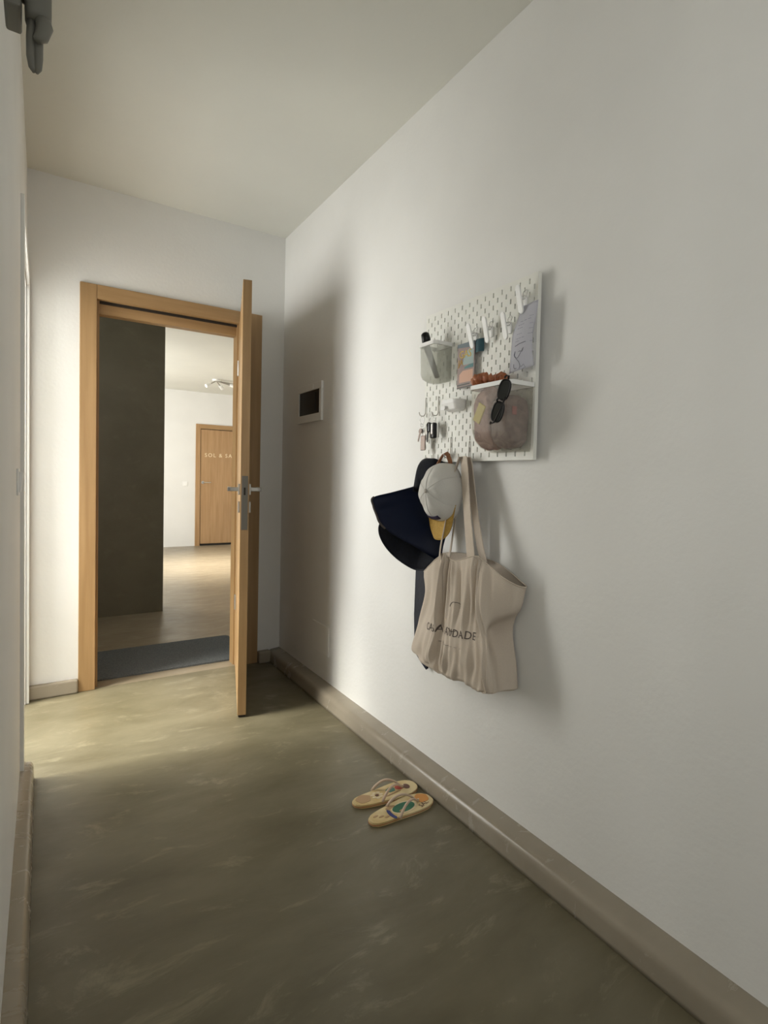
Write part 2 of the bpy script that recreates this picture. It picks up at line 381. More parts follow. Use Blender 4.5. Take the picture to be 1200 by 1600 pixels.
# invented side room window frame, built for the added area lights
wn = thing('added_window_1', 'unseen white balcony window frame added in the side room', 'window', (-1.45, 4.0, .2), kind='structure')
for bb in ((-1.47, WY0, .2, -1.42, WY0+.06, 2.3), (-1.47, WY1-.06, .2, -1.42, WY1, 2.3), (-1.47, WY0, 2.24, -1.42, WY1, 2.3), (-1.47, WY0, .2, -1.42, WY1, .27), (-1.47, 2.97, .27, -1.42, 3.03, 2.24), (-1.47, 5.12, .27, -1.42, 5.18, 2.24)):
    pb('window_frame', B(*bb, bev=.004), M_white, wn)
wn = thing('added_screen', 'frame added around the angled area light just inside the left doorway', 'window', (-.51, 2.99, .35), kind='structure')  # invented screen, framing the added doorway area light
AM = Matrix.Translation((-.525, 3.005, 0)) @ Matrix.Rotation(math.atan2(.68, .73), 4, 'Z')
for bb in ((-.40, -.02, 0, -.36, .02, 2.24), (.33, -.02, 0, .36, .02, 2.24), (-.36, -.02, 2.18, .33, .02, 2.24), (-.36, -.02, 0, .33, .02, .38)):
    pb('window_frame', B(*bb, bev=.003, M=AM), M_white, wn)
wn = thing('unseen_window_2', 'unseen white window frame added on the landing behind the dark wall', 'window', (-.61, 7.4, .4), kind='structure')  # unseen window, invented to go with the landing area light
for bb in ((-.63, 6.4, .4, -.58, 6.46, 2.5), (-.63, 8.34, .4, -.58, 8.4, 2.5), (-.63, 6.4, 2.44, -.58, 8.4, 2.5), (-.63, 6.4, .4, -.58, 8.4, .46)):
    pb('window_frame', B(*bb, bev=.004), M_white, wn)
wn = thing('added_window_3', 'unseen white window frame added behind the camera', 'window', (.6, Y0-.05, .9), kind='structure')  # invented window around the corridor end fill light
for bb in ((.05, Y0-.07, .9, .10, Y0-.02, 2.1), (1.10, Y0-.07, .9, 1.15, Y0-.02, 2.1), (.05, Y0-.07, 2.05, 1.15, Y0-.02, 2.1), (.05, Y0-.07, .9, 1.15, Y0-.02, .95)):
    pb('window_frame', B(*bb, bev=.004), M_white, wn)

wn = thing('added_window_4', 'unseen white window frame added in the left wall behind the camera', 'window', (XL-.07, -.95, .95), kind='structure')  # invented window around the fill light for the right wall
for bb in ((XL-.10, -1.6, .95, XL-.05, -1.55, 2.25), (XL-.10, -.35, .95, XL-.05, -.3, 2.25), (XL-.10, -1.6, 2.2, XL-.05, -.3, 2.25), (XL-.10, -1.6, .95, XL-.05, -.3, 1.0)):
    pb('window_frame', B(*bb, bev=.004), M_white, wn)

# ---------------------------------------------------------------- far door with lettering
def text_mesh(s, size, mat_, name, spacing=1.0, ext=.001):
    c = bpy.data.curves.new('txt', 'FONT'); c.body = s; c.size = size; c.extrude = ext; c.space_character = spacing; c.resolution_u = 3
    o = bpy.data.objects.new('txt', c); COL.objects.link(o)
    dg = bpy.context.evaluated_depsgraph_get(); me = bpy.data.meshes.new_from_object(o.evaluated_get(dg))
    bpy.data.objects.remove(o); bm = bmesh.new(); bm.from_mesh(me); bpy.data.meshes.remove(me); return bm
d2 = thing('door_2', 'closed oak door across the landing with white lettering', 'door', (2.55, YF, 0), kind='structure')
pb('casing', B(2.085, YF-.02, 0, 2.158, YF, 2.0, bev=.002), M_oakd, d2)
pb('casing', B(3.00, YF-.02, 0, 3.073, YF, 2.0, bev=.002), M_oakd, d2)
pb('casing', B(2.158, YF-.02, 1.925, 3.00, YF, 2.0, bev=.002), M_oakh, d2)
pb('threshold_gap', B(2.16, YF-.012, .0, 2.998, YF-.001, .035), M_gap, d2)
leaf2 = pb('door_leaf', B(2.166, YF-.012, .03, 2.994, YF+.001, 1.915, bev=.001), M_oakd, d2)
pb('door_gap', B(2.158, YF-.006, .03, 3.0, YF-.0005, 1.925), M_gap, d2)
bm = bmesh.new(); cyl(bm, (2.20, YF-.012, 1.045), (2.20, YF-.02, 1.045), .024, n=20); cyl(bm, (2.20, YF-.012, 1.045), (2.20, YF-.06, 1.045), .009, n=10)
cyl(bm, (2.195, YF-.055, 1.045), (2.32, YF-.055, 1.045), .010, n=10)
pb('lever_handle', bm, M_chrome, leaf2)
bm = text_mesh('SOL & SAL', .088, M_gold, 'lettering', 1.28, .002)
TM = Matrix.Translation((2.225, YF-.0145, 1.468)) @ Matrix.Rotation(PI/2, 4, 'X')
for v in bm.verts: v.co = TM @ v.co
# small thickening of the strokes
pb('lettering', bm, M_gold, leaf2, label='pale letters reading SOL & SAL')
sw = thing('light_switch', 'small white switch on the far wall left of the lettered door', 'switch', (1.925, YF, 1.017))
pb('plate', B(1.885, YF-.008, .98, 1.965, YF, 1.058, bev=.003), M_plast, sw)
pb('rocker', B(1.90, YF-.012, .993, 1.95, YF-.007, 1.045, bev=.002), M_plast, sw)
# ceiling spotlight bar on landing
cl = thing('ceiling_lamp', 'white ceiling spotlight with splayed arms on the landing ceiling', 'lamp', (2.05, 8.0, HH))
bm = bmesh.new(); cyl(bm, (2.05, 8.0, HH), (2.05, 8.0, HH-.025), .055, n=24); pb('ceiling_rose', bm, M_plast, cl)
for ang, L_, dz in ((3.5, .13, .075), (.15, .34, .02), (-.25, .22, .055), (.9, .16, .06)):
    a = Vector((2.05, 8.0, HH-.02)); b_ = a+Vector((math.cos(ang)*L_, math.sin(ang)*L_, -dz))
    bm = bmesh.new(); cyl(bm, a, b_, .008, n=8); pb('arm', bm, M_steel, cl)
    bm = bmesh.new(); cyl(bm, b_-(b_-a).normalized()*.04, b_+(b_-a).normalized()*.04, .020, .026, n=16); pb('spot_head', bm, M_plast, cl)

# ---------------------------------------------------------------- doormat
bm = bmesh.new(); poly = []
x0, x1, y0, y1, rr = .13, 1.115, 3.425, 3.965, .035
for cx_, cy_, a0 in ((x1-rr, y0+rr, -90), (x1-rr, y1-rr, 0), (x0+rr, y1-rr, 90), (x0+rr, y0+rr, 180)):
    for k in range(5):
        a = math.radians(a0+k*22.5); poly.append((cx_+rr*math.cos(a), cy_+rr*math.sin(a)))
prism(bm, poly, .0005, .010)
tag(obj('doormat', bm, M_mat_), 'dark grey doormat lying just outside the entrance threshold', 'doormat')

# ---------------------------------------------------------------- wall boxes
ep = thing('electrical_panel', 'white electrical panel with dark window on the right wall behind the open door', 'electrical panel', (A_, 2.883, 1.57))
y0, y1, z0, z1 = 2.722, 3.046, 1.466, 1.678
for bb in ((A_-.014, y0, z1-.038, A_, y1, z1), (A_-.014, y0, z0, A_, y1, z0+.043), (A_-.014, y0, z0+.043, A_, y0+.026, z1-.038), (A_-.014, y1-.022, z0+.043, A_, y1, z1-.038)):
    pb('frame', B(*bb, bev=.002), M_wall, ep)
pb('window', B(A_-.010, y0+.026, z0+.043, A_-.001, y1-.022, z1-.038), M_black, ep, label='dark tinted cover window')
pb('window_grip', B(A_-.013, y0+.075, z0+.06, A_-.009, y0+.085, z1-.055, bev=.001), M_blackm, ep)
pb('logo_notch', B(A_-.0155, y0+.10, z1-.032, A_-.013, y0+.112, z1-.008), M_plast, ep)
lc = thing('wall_hatch', 'flush painted access hatch low on the right wall near the corner', 'hatch', (A_, 2.70, .285))
pb('cover', B(A_-.006, 2.592, .212, A_, 2.80, .368, bev=.002), M_wall, lc)
# switch on left wall
ls = thing('light_switch', 'white light switch on the left wall beside the open doorway', 'switch', (XL, 2.15, 1.12))
pb('plate', B(XL, 2.03, 1.078, XL+.006, 2.13, 1.16, bev=.002), M_plast, ls)
bm = bmesh.new(); prism(bm, [(0, 0), (.004, 0), (.011, .06), (0, .064)], -.026, .026)
RM = Matrix.Translation((XL+.006, 2.08, 1.087)) @ Matrix(((1, 0, 0, 0), (0, 0, 1, 0), (0, 1, 0, 0), (0, 0, 0, 1)))
for v in bm.verts: v.co = RM @ v.co
bmesh.ops.recalc_face_normals(bm, faces=bm.faces)
pb('rocker', bm, M_plast, ls)
# grey wall fixture, top left
wf = thing('wall_hook', 'grey metal double hook high on the left wall in the top left corner', 'hook', (XL, 1.1, 1.95))
pb('back_plate', B(XL, 1.06, 1.93, -.045, 1.13, 2.05, bev=.004), M_grey, wf)
pb('block', B(-.052, 1.06, 1.868, -.030, 1.13, 2.03, bev=.004), M_grey, wf)
pb('bridge', B(-.034, 1.075, 1.905, .0, 1.115, 1.95, bev=.008), M_grey, wf)
bm = bmesh.new(); box(bm, -.026, 1.075, 1.875, .0105, 1.125, 2.03, bev=.010, seg=3)
pb('arm', bm, M_grey, wf, True)
bm = bmesh.new()
tube(bm, [(-.005, 1.09, 1.89), (.001, 1.088, 1.868), (-.003, 1.085, 1.85), (-.010, 1.08, 1.84)], [.011, .012, .010, .006], n=12)
pb('knuckle', bm, M_grey, wf, True)
bm = bmesh.new()
for k in range(2):
    xo = -.0165 if k == 0 else -.0065
    tube(bm, [(xo, 1.095, 1.875), (xo-.001, 1.095, 1.85), (xo-.001, 1.095, 1.82), (xo+(.001 if k == 0 else -.0015), 1.095, 1.803), (xo+.003*(1-2*k), 1.095, 1.7955)], [.0065, .0068, .0066, .0055, .002], n=12)
pb('prong', bm, M_grey, wf, True)

# ---------------------------------------------------------------- pegboard
PX, PY0, PY1, PZ0, PZ1 = 1.231, 1.167, 1.737, 1.222, 1.782
pg = thing('pegboard', 'white steel pegboard with rows of staggered slots on the right wall', 'pegboard', (A_, (PY0+PY1)/2, PZ0))
def pegboard():
    bm = bmesh.new(); T = .006; nC = 28; mar = .005
    y_edges = []
    ymid = (PY0+PY1)/2; pitch = .020; zmid = (PZ0+PZ1)/2
    cols = [ymid+(i-(nC-1)/2)*pitch for i in range(nC)]
    def slots(i):
        off = 0 if i % 2 else pitch
        return [zmid-.26+off+k*.04 for k in range(14) if zmid-.26+off+k*.04 < PZ1-.012]
    hw, hh = .0026, .0078
    cache = {}
    def V(x, y, z):
        k = (round(x, 5), round(y, 5), round(z, 5))
        if k not in cache: cache[k] = bm.verts.new((x, y, z))
        return cache[k]
    xs = [PX, PX+T]
    def quad(a, b, c, d, x):
        bm.faces.new((V(x, *a), V(x, *b), V(x, *c), V(x, *d)))
    for x in xs:
        for i, yc in enumerate(cols):
            yl = yc-pitch/2 if i else PY0; yr = yc+pitch/2 if i < nC-1 else PY1
            quad((yl, PZ0), (yc-hw, PZ0), (yc-hw, PZ1), (yl, PZ1), x)
            quad((yc+hw, PZ0), (yr, PZ0), (yr, PZ1), (yc+hw, PZ1), x)
            z = PZ0
            for s in slots(i):
                quad((yc-hw, z), (yc+hw, z), (yc+hw, s-hh), (yc-hw, s-hh), x); z = s+hh
            quad((yc-hw, z), (yc+hw, z), (yc+hw, PZ1), (yc-hw, PZ1), x)
    for i, yc in enumerate(cols):
        for s in slots(i):
            c = [(yc-hw, s-hh), (yc+hw, s-hh), (yc+hw, s+hh), (yc-hw, s+hh)]
            for k in range(4):
                a, b_ = c[k], c[(k+1) % 4]
                bm.faces.new((V(xs[0], *a), V(xs[0], *b_), V(xs[1], *b_), V(xs[1], *a)))
    for a, b_ in (((PY0, PZ0), (PY1, PZ0)), ((PY1, PZ0), (PY1, PZ1)), ((PY1, PZ1), (PY0, PZ1)), ((PY0, PZ1), (PY0, PZ0))):
        bm.faces.new((V(xs[0], *a), V(xs[0], *b_), V(xs[1], *b_), V(xs[1], *a)))
    bmesh.ops.recalc_face_normals(bm, faces=bm.faces); return bm
pb('panel', pegboard(), M_board, pg)
bm = bmesh.new()
for (a, b_) in ((PZ0, PZ0+.004), (PZ1-.004, PZ1)): box(bm, PX+.006, PY0, a, PX+.014, PY1, b_)
for (a, b_) in ((PY0, PY0+.004), (PY1-.004, PY1)): box(bm, PX+.006, a, PZ0+.004, PX+.014, b_, PZ1-.004)
pb('rim', bm, M_board, pg)
for y in (PY0+.05, PY1-.05):
    for z in (PZ0+.05, PZ1-.05):
        bm = bmesh.new(); cyl(bm, (PX+.006, y, z), (A_, y, z), .012, n=16); pb('spacer', bm, M_plast, pg)

# open-topped moulded bins
def bin_(y0, y1, z0, z1, xf, rb, rc, name, label, mwall, taper=.006, th=.0022, rimh=.012):
    root = thing(name, label, 'container', (PX, (y0+y1)/2, z0))
    def ring(y0, y1, xf, xb, z, n=5, r=.018):
        P = []
        # back-left, front-left rounded, front-right rounded, back-right (front is small x)
        P.append((xb, y1)); 
        for k in range(n+1):
            a = PI/2*k/n; P.append((xf+r-r*math.sin(a), y1-r+r*math.cos(a)))
        for k in range(n+1):
            a = PI/2*k/n; P.append((xf+r-r*math.cos(a), y0+r-r*math.sin(a)))
        P.append((xb, y0))
        return [(x, y, z) for x, y in P]
    def shell(off):
        rows = []
        K = 14
        for i in range(K+1):
            t = i/K; z = z1+(z0-z1)*t
            d = max(0, (rb-(z-z0)))/rb if rb > 0 else 0
            inset = rb*(1-math.sqrt(max(0, 1-d*d)))*.95
            side = inset*.06
            rows.append(ring(y0+off+taper*t*.5+side, y1-off-taper*t-side, xf+off+inset, PX-.0015-off*0, z+off*(t), r=max(.004, rc-off)))
        return rows
    def fill(bm, rows, flip=False, bottom=True):
        V = [[bm.verts.new(p) for p in r] for r in rows]; n = len(V[0])
        for i in range(len(V)-1):
            for k in range(n):
                bm.faces.new((V[i][k], V[i][(k+1) % n], V[i+1][(k+1) % n], V[i+1][k]))
        if bottom: bm.faces.new(V[-1])
        return V
    bm = bmesh.new(); a = fill(bm, shell(0)); b_ = fill(bm, shell(th)); n = len(a[0])
    for k in range(n): bm.faces.new((a[0][k], a[0][(k+1) % n], b_[0][(k+1) % n], b_[0][k]))
    bmesh.ops.recalc_face_normals(bm, faces=bm.faces)
    body = pb('body', bm, mwall, root); 
    bm = bmesh.new()
    R = [ring(y0-.003, y1+.003, xf-.003, PX-.0012, z, r=rc+.002) for z in (z1-rimh, z1+.001)]
    R2 = [ring(y0+.004, y1-.004, xf+.004, PX-.005, z, r=rc-.002) for z in (z1-rimh, z1+.001)]
    A = [[bm.verts.new(p) for p in r] for r in R]; C = [[bm.verts.new(p) for p in r] for r in R2]; n = len(A[0])
    for k in range(n):
        q = (k+1) % n
        bm.faces.new((A[0][k], A[0][q], A[1][q], A[1][k])); bm.faces.new((C[0][k], C[0][q], C[1][q], C[1][k]))
        bm.faces.new((A[0][k], A[0][q], C[0][q], C[0][k])); bm.faces.new((A[1][k], A[1][q], C[1][q], C[1][k]))
    bmesh.ops.recalc_face_normals(bm, faces=bm.faces)
    pb('rim', bm, M_plast, root, label='opaque white rim')
    return root
bin_(1.572, 1.668, 1.512, 1.648, 1.150, .03, .016, 'container', 'small frosted container with white rim, far upper corner of the pegboard, holding a torch', M_clear)
bin_(1.172, 1.352, 1.246, 1.452, 1.128, .085, .022, 'container', 'large clear container with white rim, near lower corner of the pegboard, full of cloth', M_clear2)

# small white open shelf cup
sc_ = thing('storage_cup', 'shallow white plastic cup clipped to the middle of the pegboard', 'storage cup', (PX, 1.53, 1.40))
bm = bmesh.new()
def sring(o, z, sh=0):
    P = []; y0, y1, xf, xb, r = 1.487+o, 1.583-o, 1.185+o+sh, PX-.0012, .02
    P.append((xb, y1, z))
    for k in range(6): a = PI/2*k/5; P.append((xf+r-r*math.sin(a), y1-r+r*math.cos(a), z))
    for k in range(6): a = PI/2*k/5; P.append((xf+r-r*math.cos(a), y0+r-r*math.sin(a), z))
    P.append((xb, y0, z)); return [bm.verts.new(p) for p in P]
R = [sring(0, 1.438), sring(.0, 1.426), sring(.004, 1.406, .004), sring(.012, 1.400, .01)]; I = [sring(.003, 1.438), sring(.006, 1.404, .004)]
n = len(R[0])
for a, b_ in ((R[0], R[1]), (R[1], R[2]), (R[2], R[3]), (I[0], I[1]), (R[0], I[0])):
    for k in range(n): bm.faces.new((a[k], a[(k+1) % n], b_[(k+1) % n], b_[k]))
bm.faces.new(R[3]); bm.faces.new(I[1]); bmesh.ops.recalc_face_normals(bm, faces=bm.faces)
pb('cup', bm, M_plast, sc_)
pb('label_tab', B(1.182, 1.545, 1.403, 1.1855, 1.570, 1.416, bev=.0006), M_plast, sc_)

# torch in the small container
tr = thing('torch', 'black capped torch leaning in the small frosted container', 'torch', (1.175, 1.63, 1.60))
bm = bmesh.new(); tube(bm, [(1.170, 1.650, 1.648), (1.196, 1.612, 1.527)], [.013, .009], n=14); pb('barrel', bm, mat('torch_grey', (.05, .05, .05), .4), tr, True)
bm = bmesh.new(); tube(bm, [(1.162, 1.650, 1.690), (1.163, 1.649, 1.685), (1.168, 1.648, 1.668), (1.170, 1.650, 1.648)], [.010, .015, .0165, .014], n=16); pb('torch_head', bm, M_black, tr, True)

# clips
def clip(y, z, lab, tilt=0):
    r = thing('paper_clip', lab, 'clip', (PX, y, z), group='white spring clips on the pegboard')
    bm = bmesh.new(); L = .080; w = .0098
    prof = [(-w, 0)] ; pts = []
    for k in range(9): a = PI*k/8; pts.append((w*math.cos(a), L/2-w+w*math.sin(a)))
    for k in range(9): a = PI+PI*k/8; pts.append((w*math.cos(a), -L/2+w+w*math.sin(a)))
    prism(bm, pts, -.003, .003)
    bmesh.ops.bevel(bm, geom=[e for e in bm.edges if abs(e.verts[0].co.z-e.verts[1].co.z) < 1e-5], offset=.0012, segments=2, affect='EDGES')
    # local: x->y(world), y->z(world), z->-x(world); lean top away from the board
    for v in bm.verts:
        a, b_, c = v.co; v.co = (-(.029)-c-(b_*.30), -a+tilt*b_, b_)
    o = obj('lever', bm, M_plast, r)
    bm = bmesh.new(); box(bm, -.007, -.006, -.020, -.0005, .006, .014, bev=.002); obj('jaw', bm, M_plast, r)
    bm = bmesh.new()
    pts = [(-.016-.006*math.cos(t*2*PI), -.008+.016*t/3, .008+.006*math.sin(t*2*PI)) for t in [k/12 for k in range(37)]]
    tube(bm, pts, .0011, n=6); tube(bm, [(-.010, -.008, .008), (-.004, -.009, .030), (-.002, 0, .036), (-.004, .009, .030), (-.010, .008, .008)], .0011, n=6)
    obj('spring', bm, M_chrome, r, True)
clip(1.440, 1.642, 'leftmost white clip on the pegboard, holding the picture card')
clip(1.363, 1.646, 'empty white clip just right of the picture card', -.06)
clip(1.277, 1.640, 'empty white clip left of the paper receipt', -.06)
clip(1.214, 1.705, 'highest white clip, holding the paper receipt', -.04)

# picture card and teal card
pc = thing('picture_card', 'mauve picture card with yellow letters under the leftmost clip', 'card', (1.212, 1.475, 1.475))
CXC = 1.2125
pb('card', B(CXC, 1.428, 1.474, CXC+.0012, 1.518, 1.628), nz(mat('card_mauve', (.30, .22, .20), .5), 30, (.26, .19, .175), (.33, .245, .22)), pc)
def flat(name, m, polys, x=CXC-.0004, parent=pc, label=None):
    bm = bmesh.new()
    for P in polys:
        a = [bm.verts.new((x, y, z)) for y, z in P]; b_ = [bm.verts.new((x+.0005, y, z)) for y, z in P]
        bm.faces.new(a); bm.faces.new(list(reversed(b_)))
        for i in range(len(P)): bm.faces.new((a[i], a[(i+1) % len(P)], b_[(i+1) % len(P)], b_[i]))
    bmesh.ops.recalc_face_normals(bm, faces=bm.faces)
    return pb(name, bm, m, parent, label=label)
flat('print', mat('card_sky', (.33, .42, .40), .5), [[(1.490, 1.553), (1.432, 1.553), (1.432, 1.600), (1.455, 1.606), (1.480, 1.590)]])
flat('print', mat('card_teal', (.07, .20, .20), .5), [[(1.480, 1.540), (1.432, 1.540), (1.432, 1.553), (1.455, 1.551), (1.478, 1.546)]], x=CXC-.0006)
flat('print', mat('card_pink', (.62, .36, .25), .5), [[(1.506, 1.494), (1.434, 1.494), (1.434, 1.534), (1.488, 1.534), (1.506, 1.522)]])
flat('print', mat('card_grey', (.10, .10, .09), .5), [[(1.518, 1.475), (1.430, 1.475), (1.430, 1.481), (1.518, 1.479)], [(1.518, 1.483), (1.45, 1.485), (1.45, 1.489), (1.518, 1.488)]])
flat('print', mat('card_bluegrey', (.13, .17, .19), .5), [[(1.518, 1.628), (1.428, 1.628), (1.428, 1.612), (1.450, 1.610), (1.518, 1.616)]])
for s_, yy, zz, sz in (('GAS', 1.508, 1.578, .036), ('JA', 1.512, 1.553, .030)):
    bm = text_mesh(s_, sz, None, 't', .95, .0003)
    TM = Matrix(((0, 0, -1, CXC-.0009), (-1, 0, 0, yy), (0, 1, 0, zz), (0, 0, 0, 1)))
    for v in bm.verts: v.co = TM @ v.co
    pb('print', bm, M_brim if s_ == 'JA' else mat('card_yellow', (.62, .42, .05), .5), pc, label='yellow hand-drawn letters')
tc2 = thing('teal_card', 'small teal card corner tucked behind the picture card', 'card', (1.225, 1.41, 1.59))
bm = bmesh.new(); K = 10; rows = []
for i in range(K+1):
    t = i/K; y = 1.437-.050*t; x = 1.222-.012*math.sin(PI*t*.9)
    rows.append((bm.verts.new((x, y, 1.585)), bm.verts.new((x, y, 1.628))))
for i in range(K): bm.faces.new((rows[i][0], rows[i+1][0], rows[i+1][1], rows[i][1]))
bmesh.ops.solidify(bm, geom=bm.faces[:], thickness=.0007)
pb('card', bm, mat('teal_paper', (.06, .15, .18), .5), tc2)

# receipt: curled strip with print
def rec_x(y, z):
    v = (z-1.485)/.205; u = (y-1.143)/.1
    return 1.211-.009*math.sin(v*3.4+.4)-.004*u*u*(1-v)+.004*math.sin(u*6+v*4)
rc = thing('receipt', 'curled white paper receipt with pen doodles under the highest clip', 'receipt', (1.21, 1.20, 1.49))
bm = bmesh.new(); NU, NV = 14, 26; G = []
def rec_y(u, v):
    l = 1.149+.010*math.sin(v*5)*.6+.004; r_ = 1.250-.036*max(0, (v-.55)/.45)**1.1-.006*math.sin(v*4)
    return l+(r_-l)*u
for j in range(NV+1):
    v = j/NV; G.append([bm.verts.new((rec_x(rec_y(i/NU, v), 1.487+.203*v+.012*(1-i/NU)*(1-v)), rec_y(i/NU, v), 1.487+.203*v+.012*(1-i/NU)*(1-v))) for i in range(NU+1)])
for j in range(NV):
    for i in range(NU): bm.faces.new((G[j][i], G[j][i+1], G[j+1][i+1], G[j+1][i]))
bmesh.ops.solidify(bm, geom=bm.faces[:], thickness=.0004)
bmesh.ops.recalc_face_normals(bm, faces=bm.faces)
pb('paper', bm, M_paper, rc, True)
def ink(pts, r, m, lab=None):
    bm = bmesh.new(); tube(bm, [(rec_x(y, z)-.0012, y, z) for y, z in pts], r, n=5); return pb('print', bm, m, rc)
bm = bmesh.new()
for k, (zz, a, b_) in enumerate(((1.640, .20, .85), (1.630, .55, .9), (1.620, .6, .92), (1.610, .1, .25), (1.602, .6, .9), (1.595, .1, .3), (1.588, .45, .92), (1.580, .7, .92), (1.572, .08, .2), (1.648, .1, .3), (1.625, .1, .24))):
    y0, y1 = 1.150+.085*a, 1.150+.085*b_
    K = 9
    for q in range(K):
        if q % 3 == 2: continue
        ya, yb2 = y0+(y1-y0)*q/K, y0+(y1-y0)*(q+1)/K
        tube(bm, [(rec_x(y, zz)-.0008, y, zz) for y in (ya, yb2)], .0005, n=4)
o = pb('print', bm, M_print, rc); o['kind'] = 'stuff'
bm = bmesh.new()
def sk(pts, r=.00055): tube(bm, [(rec_x(y, z)-.0012, y, z) for y, z in pts], r, n=5)
sk([(1.225, 1.566), (1.205, 1.570), (1.185, 1.572), (1.180, 1.573)], .0007)
heart = [(1.222, 1.550), (1.226, 1.540), (1.222, 1.532), (1.210, 1.528), (1.204, 1.534), (1.195, 1.547), (1.188, 1.556), (1.192, 1.545), (1.200, 1.548), (1.206, 1.546)]
sk(heart); sk([(1.222, 1.550), (1.224, 1.538), (1.215, 1.526), (1.205, 1.516), (1.202, 1.505), (1.206, 1.496)])
sk([(1.226, 1.512), (1.227, 1.502), (1.222, 1.497), (1.216, 1.499)]); sk([(1.200, 1.500), (1.190, 1.508), (1.185, 1.499), (1.195, 1.494)], .0004)
pb('doodle', bm, M_pen, rc, label='blue pen heart and swirl')

# hooks on board
def hook(y, ztop, zbot, lab):
    r = thing('peg_hook', lab, 'hook', (PX, y, ztop), group='wire hooks on the pegboard')
    bm = bmesh.new()
    tube(bm, [(.004, 0, -.004), (-.003, 0, 0), (-.004, 0, -.01), (-.004, 0, (zbot-ztop)+.012), (-.010, 0, (zbot-ztop)+.002), (-.020, 0, zbot-ztop), (-.030, 0, (zbot-ztop)+.003), (-.034, 0, (zbot-ztop)+.014)], .0016, n=8)
    obj('wire', bm, M_steel, r, True)
hook(1.724, 1.469, 1.398, 'steel wire hook carrying the ring of keys')
hook(1.643, 1.465, 1.393, 'steel wire hook carrying the car key fob')
hook(1.668, 1.303, 1.225, 'steel wire hook behind the navy hat')
hook(1.563, 1.31, 1.235, 'steel wire hook carrying the white cap')
hook(1.461, 1.29, 1.222, 'steel wire hook carrying the canvas tote')

# keys
def keyring(bm, c, r, w=.0012, ax='y'):
    P = []
    for k in range(20):
        a = 2*PI*k/20
        P.append((c[0]+ (0 if ax == 'y' else r*math.cos(a)), c[1]+(r*math.cos(a) if ax == 'y' else 0), c[2]+r*math.sin(a)))
    tube(bm, P, w, n=6, closed=True)
k1 = thing('key_ring', 'bunch of keys with a bronze tag on the far hook of the pegboard', 'keys', (1.205, 1.72, 1.385))
bm = bmesh.new(); keyring(bm, (1.205, 1.714, 1.382), .014); pb('ring', bm, M_chrome, k1, True)
def key(name, top, tip, hw, m, parent, lab=None):
    top = Vector(top); tip = Vector(tip); d = (tip-top).normalized(); w = Vector((0, 1, 0)) if abs(d.y) < .8 else Vector((0, 0, 1))
    w = (w-d*w.dot(d)).normalized(); n = d.cross(w); bm = bmesh.new()
    L = (tip-top).length
    P = []
    for k in range(10): a = PI*.15+PI*1.7*k/9; P.append((hw*math.sin(a)*1.0, hw-hw*math.cos(a)))
    P = [(w_, l_) for w_, l_ in P] ; P.reverse()
    out = [(hw*math.sin(a), hw-hw*math.cos(a)) for a in [PI*.85*k/6 for k in range(7)]]
    bw = hw*.36
    out += [(bw, hw*2+.001), (bw, L*.7), (bw*.6, L*.74), (bw, L*.8), (bw*.7, L*.9), (0, L), (-bw, L*.95), (-bw, hw*2+.001)]
    out += [(-hw*math.sin(a), hw-hw*math.cos(a)) for a in [PI*.85*k/6 for k in range(6, 0, -1)]]
    M = Matrix(((w.x, d.x, n.x, top.x), (w.y, d.y, n.y, top.y), (w.z, d.z, n.z, top.z), (0, 0, 0, 1)))
    prism(bm, out, -.0012, .0012, M=M); bmesh.ops.recalc_face_normals(bm, faces=bm.faces)
    return pb(name, bm, m, parent, label=lab)
bm = bmesh.new(); keyring(bm, (1.204, 1.714, 1.362), .006, .001, 'x'); pb('ring', bm, M_chrome, k1, True)
key('key', (1.202, 1.716, 1.350), (1.198, 1.728, 1.300), .010, M_tag, k1)
key('key', (1.206, 1.711, 1.352), (1.204, 1.708, 1.302), .009, M_chrome, k1, 'silver key')
key('key', (1.208, 1.706, 1.352), (1.210, 1.694, 1.305), .009, M_steel, k1)
bm = B(1.198, 1.683, 1.266, 1.203, 1.712, 1.322, bev=.002); pb('key_tag', bm, M_tag, k1, label='brown bronze tag')
k2 = thing('car_key', 'black and silver car key fob on the second hook of the pegboard', 'keys', (1.20, 1.64, 1.385))
bm = bmesh.new(); keyring(bm, (1.202, 1.645, 1.378), .014); pb('ring', bm, M_chrome, k2, True)
bm = B(1.193, 1.620, 1.308, 1.209, 1.648, 1.366, bev=.006, seg=3); pb('fob', bm, M_black, k2, True)
bm = B(1.190, 1.627, 1.322, 1.1945, 1.637, 1.362, bev=.002); pb('fob_trim', bm, M_chrome, k2, label='silver trim')
key('key', (1.200, 1.664, 1.370), (1.203, 1.676, 1.295), .011, M_blackm, k2, 'black handled key')
bm = B(1.196, 1.652, 1.333, 1.204, 1.672, 1.368, bev=.003); pb('key_head', bm, M_black, k2, True)

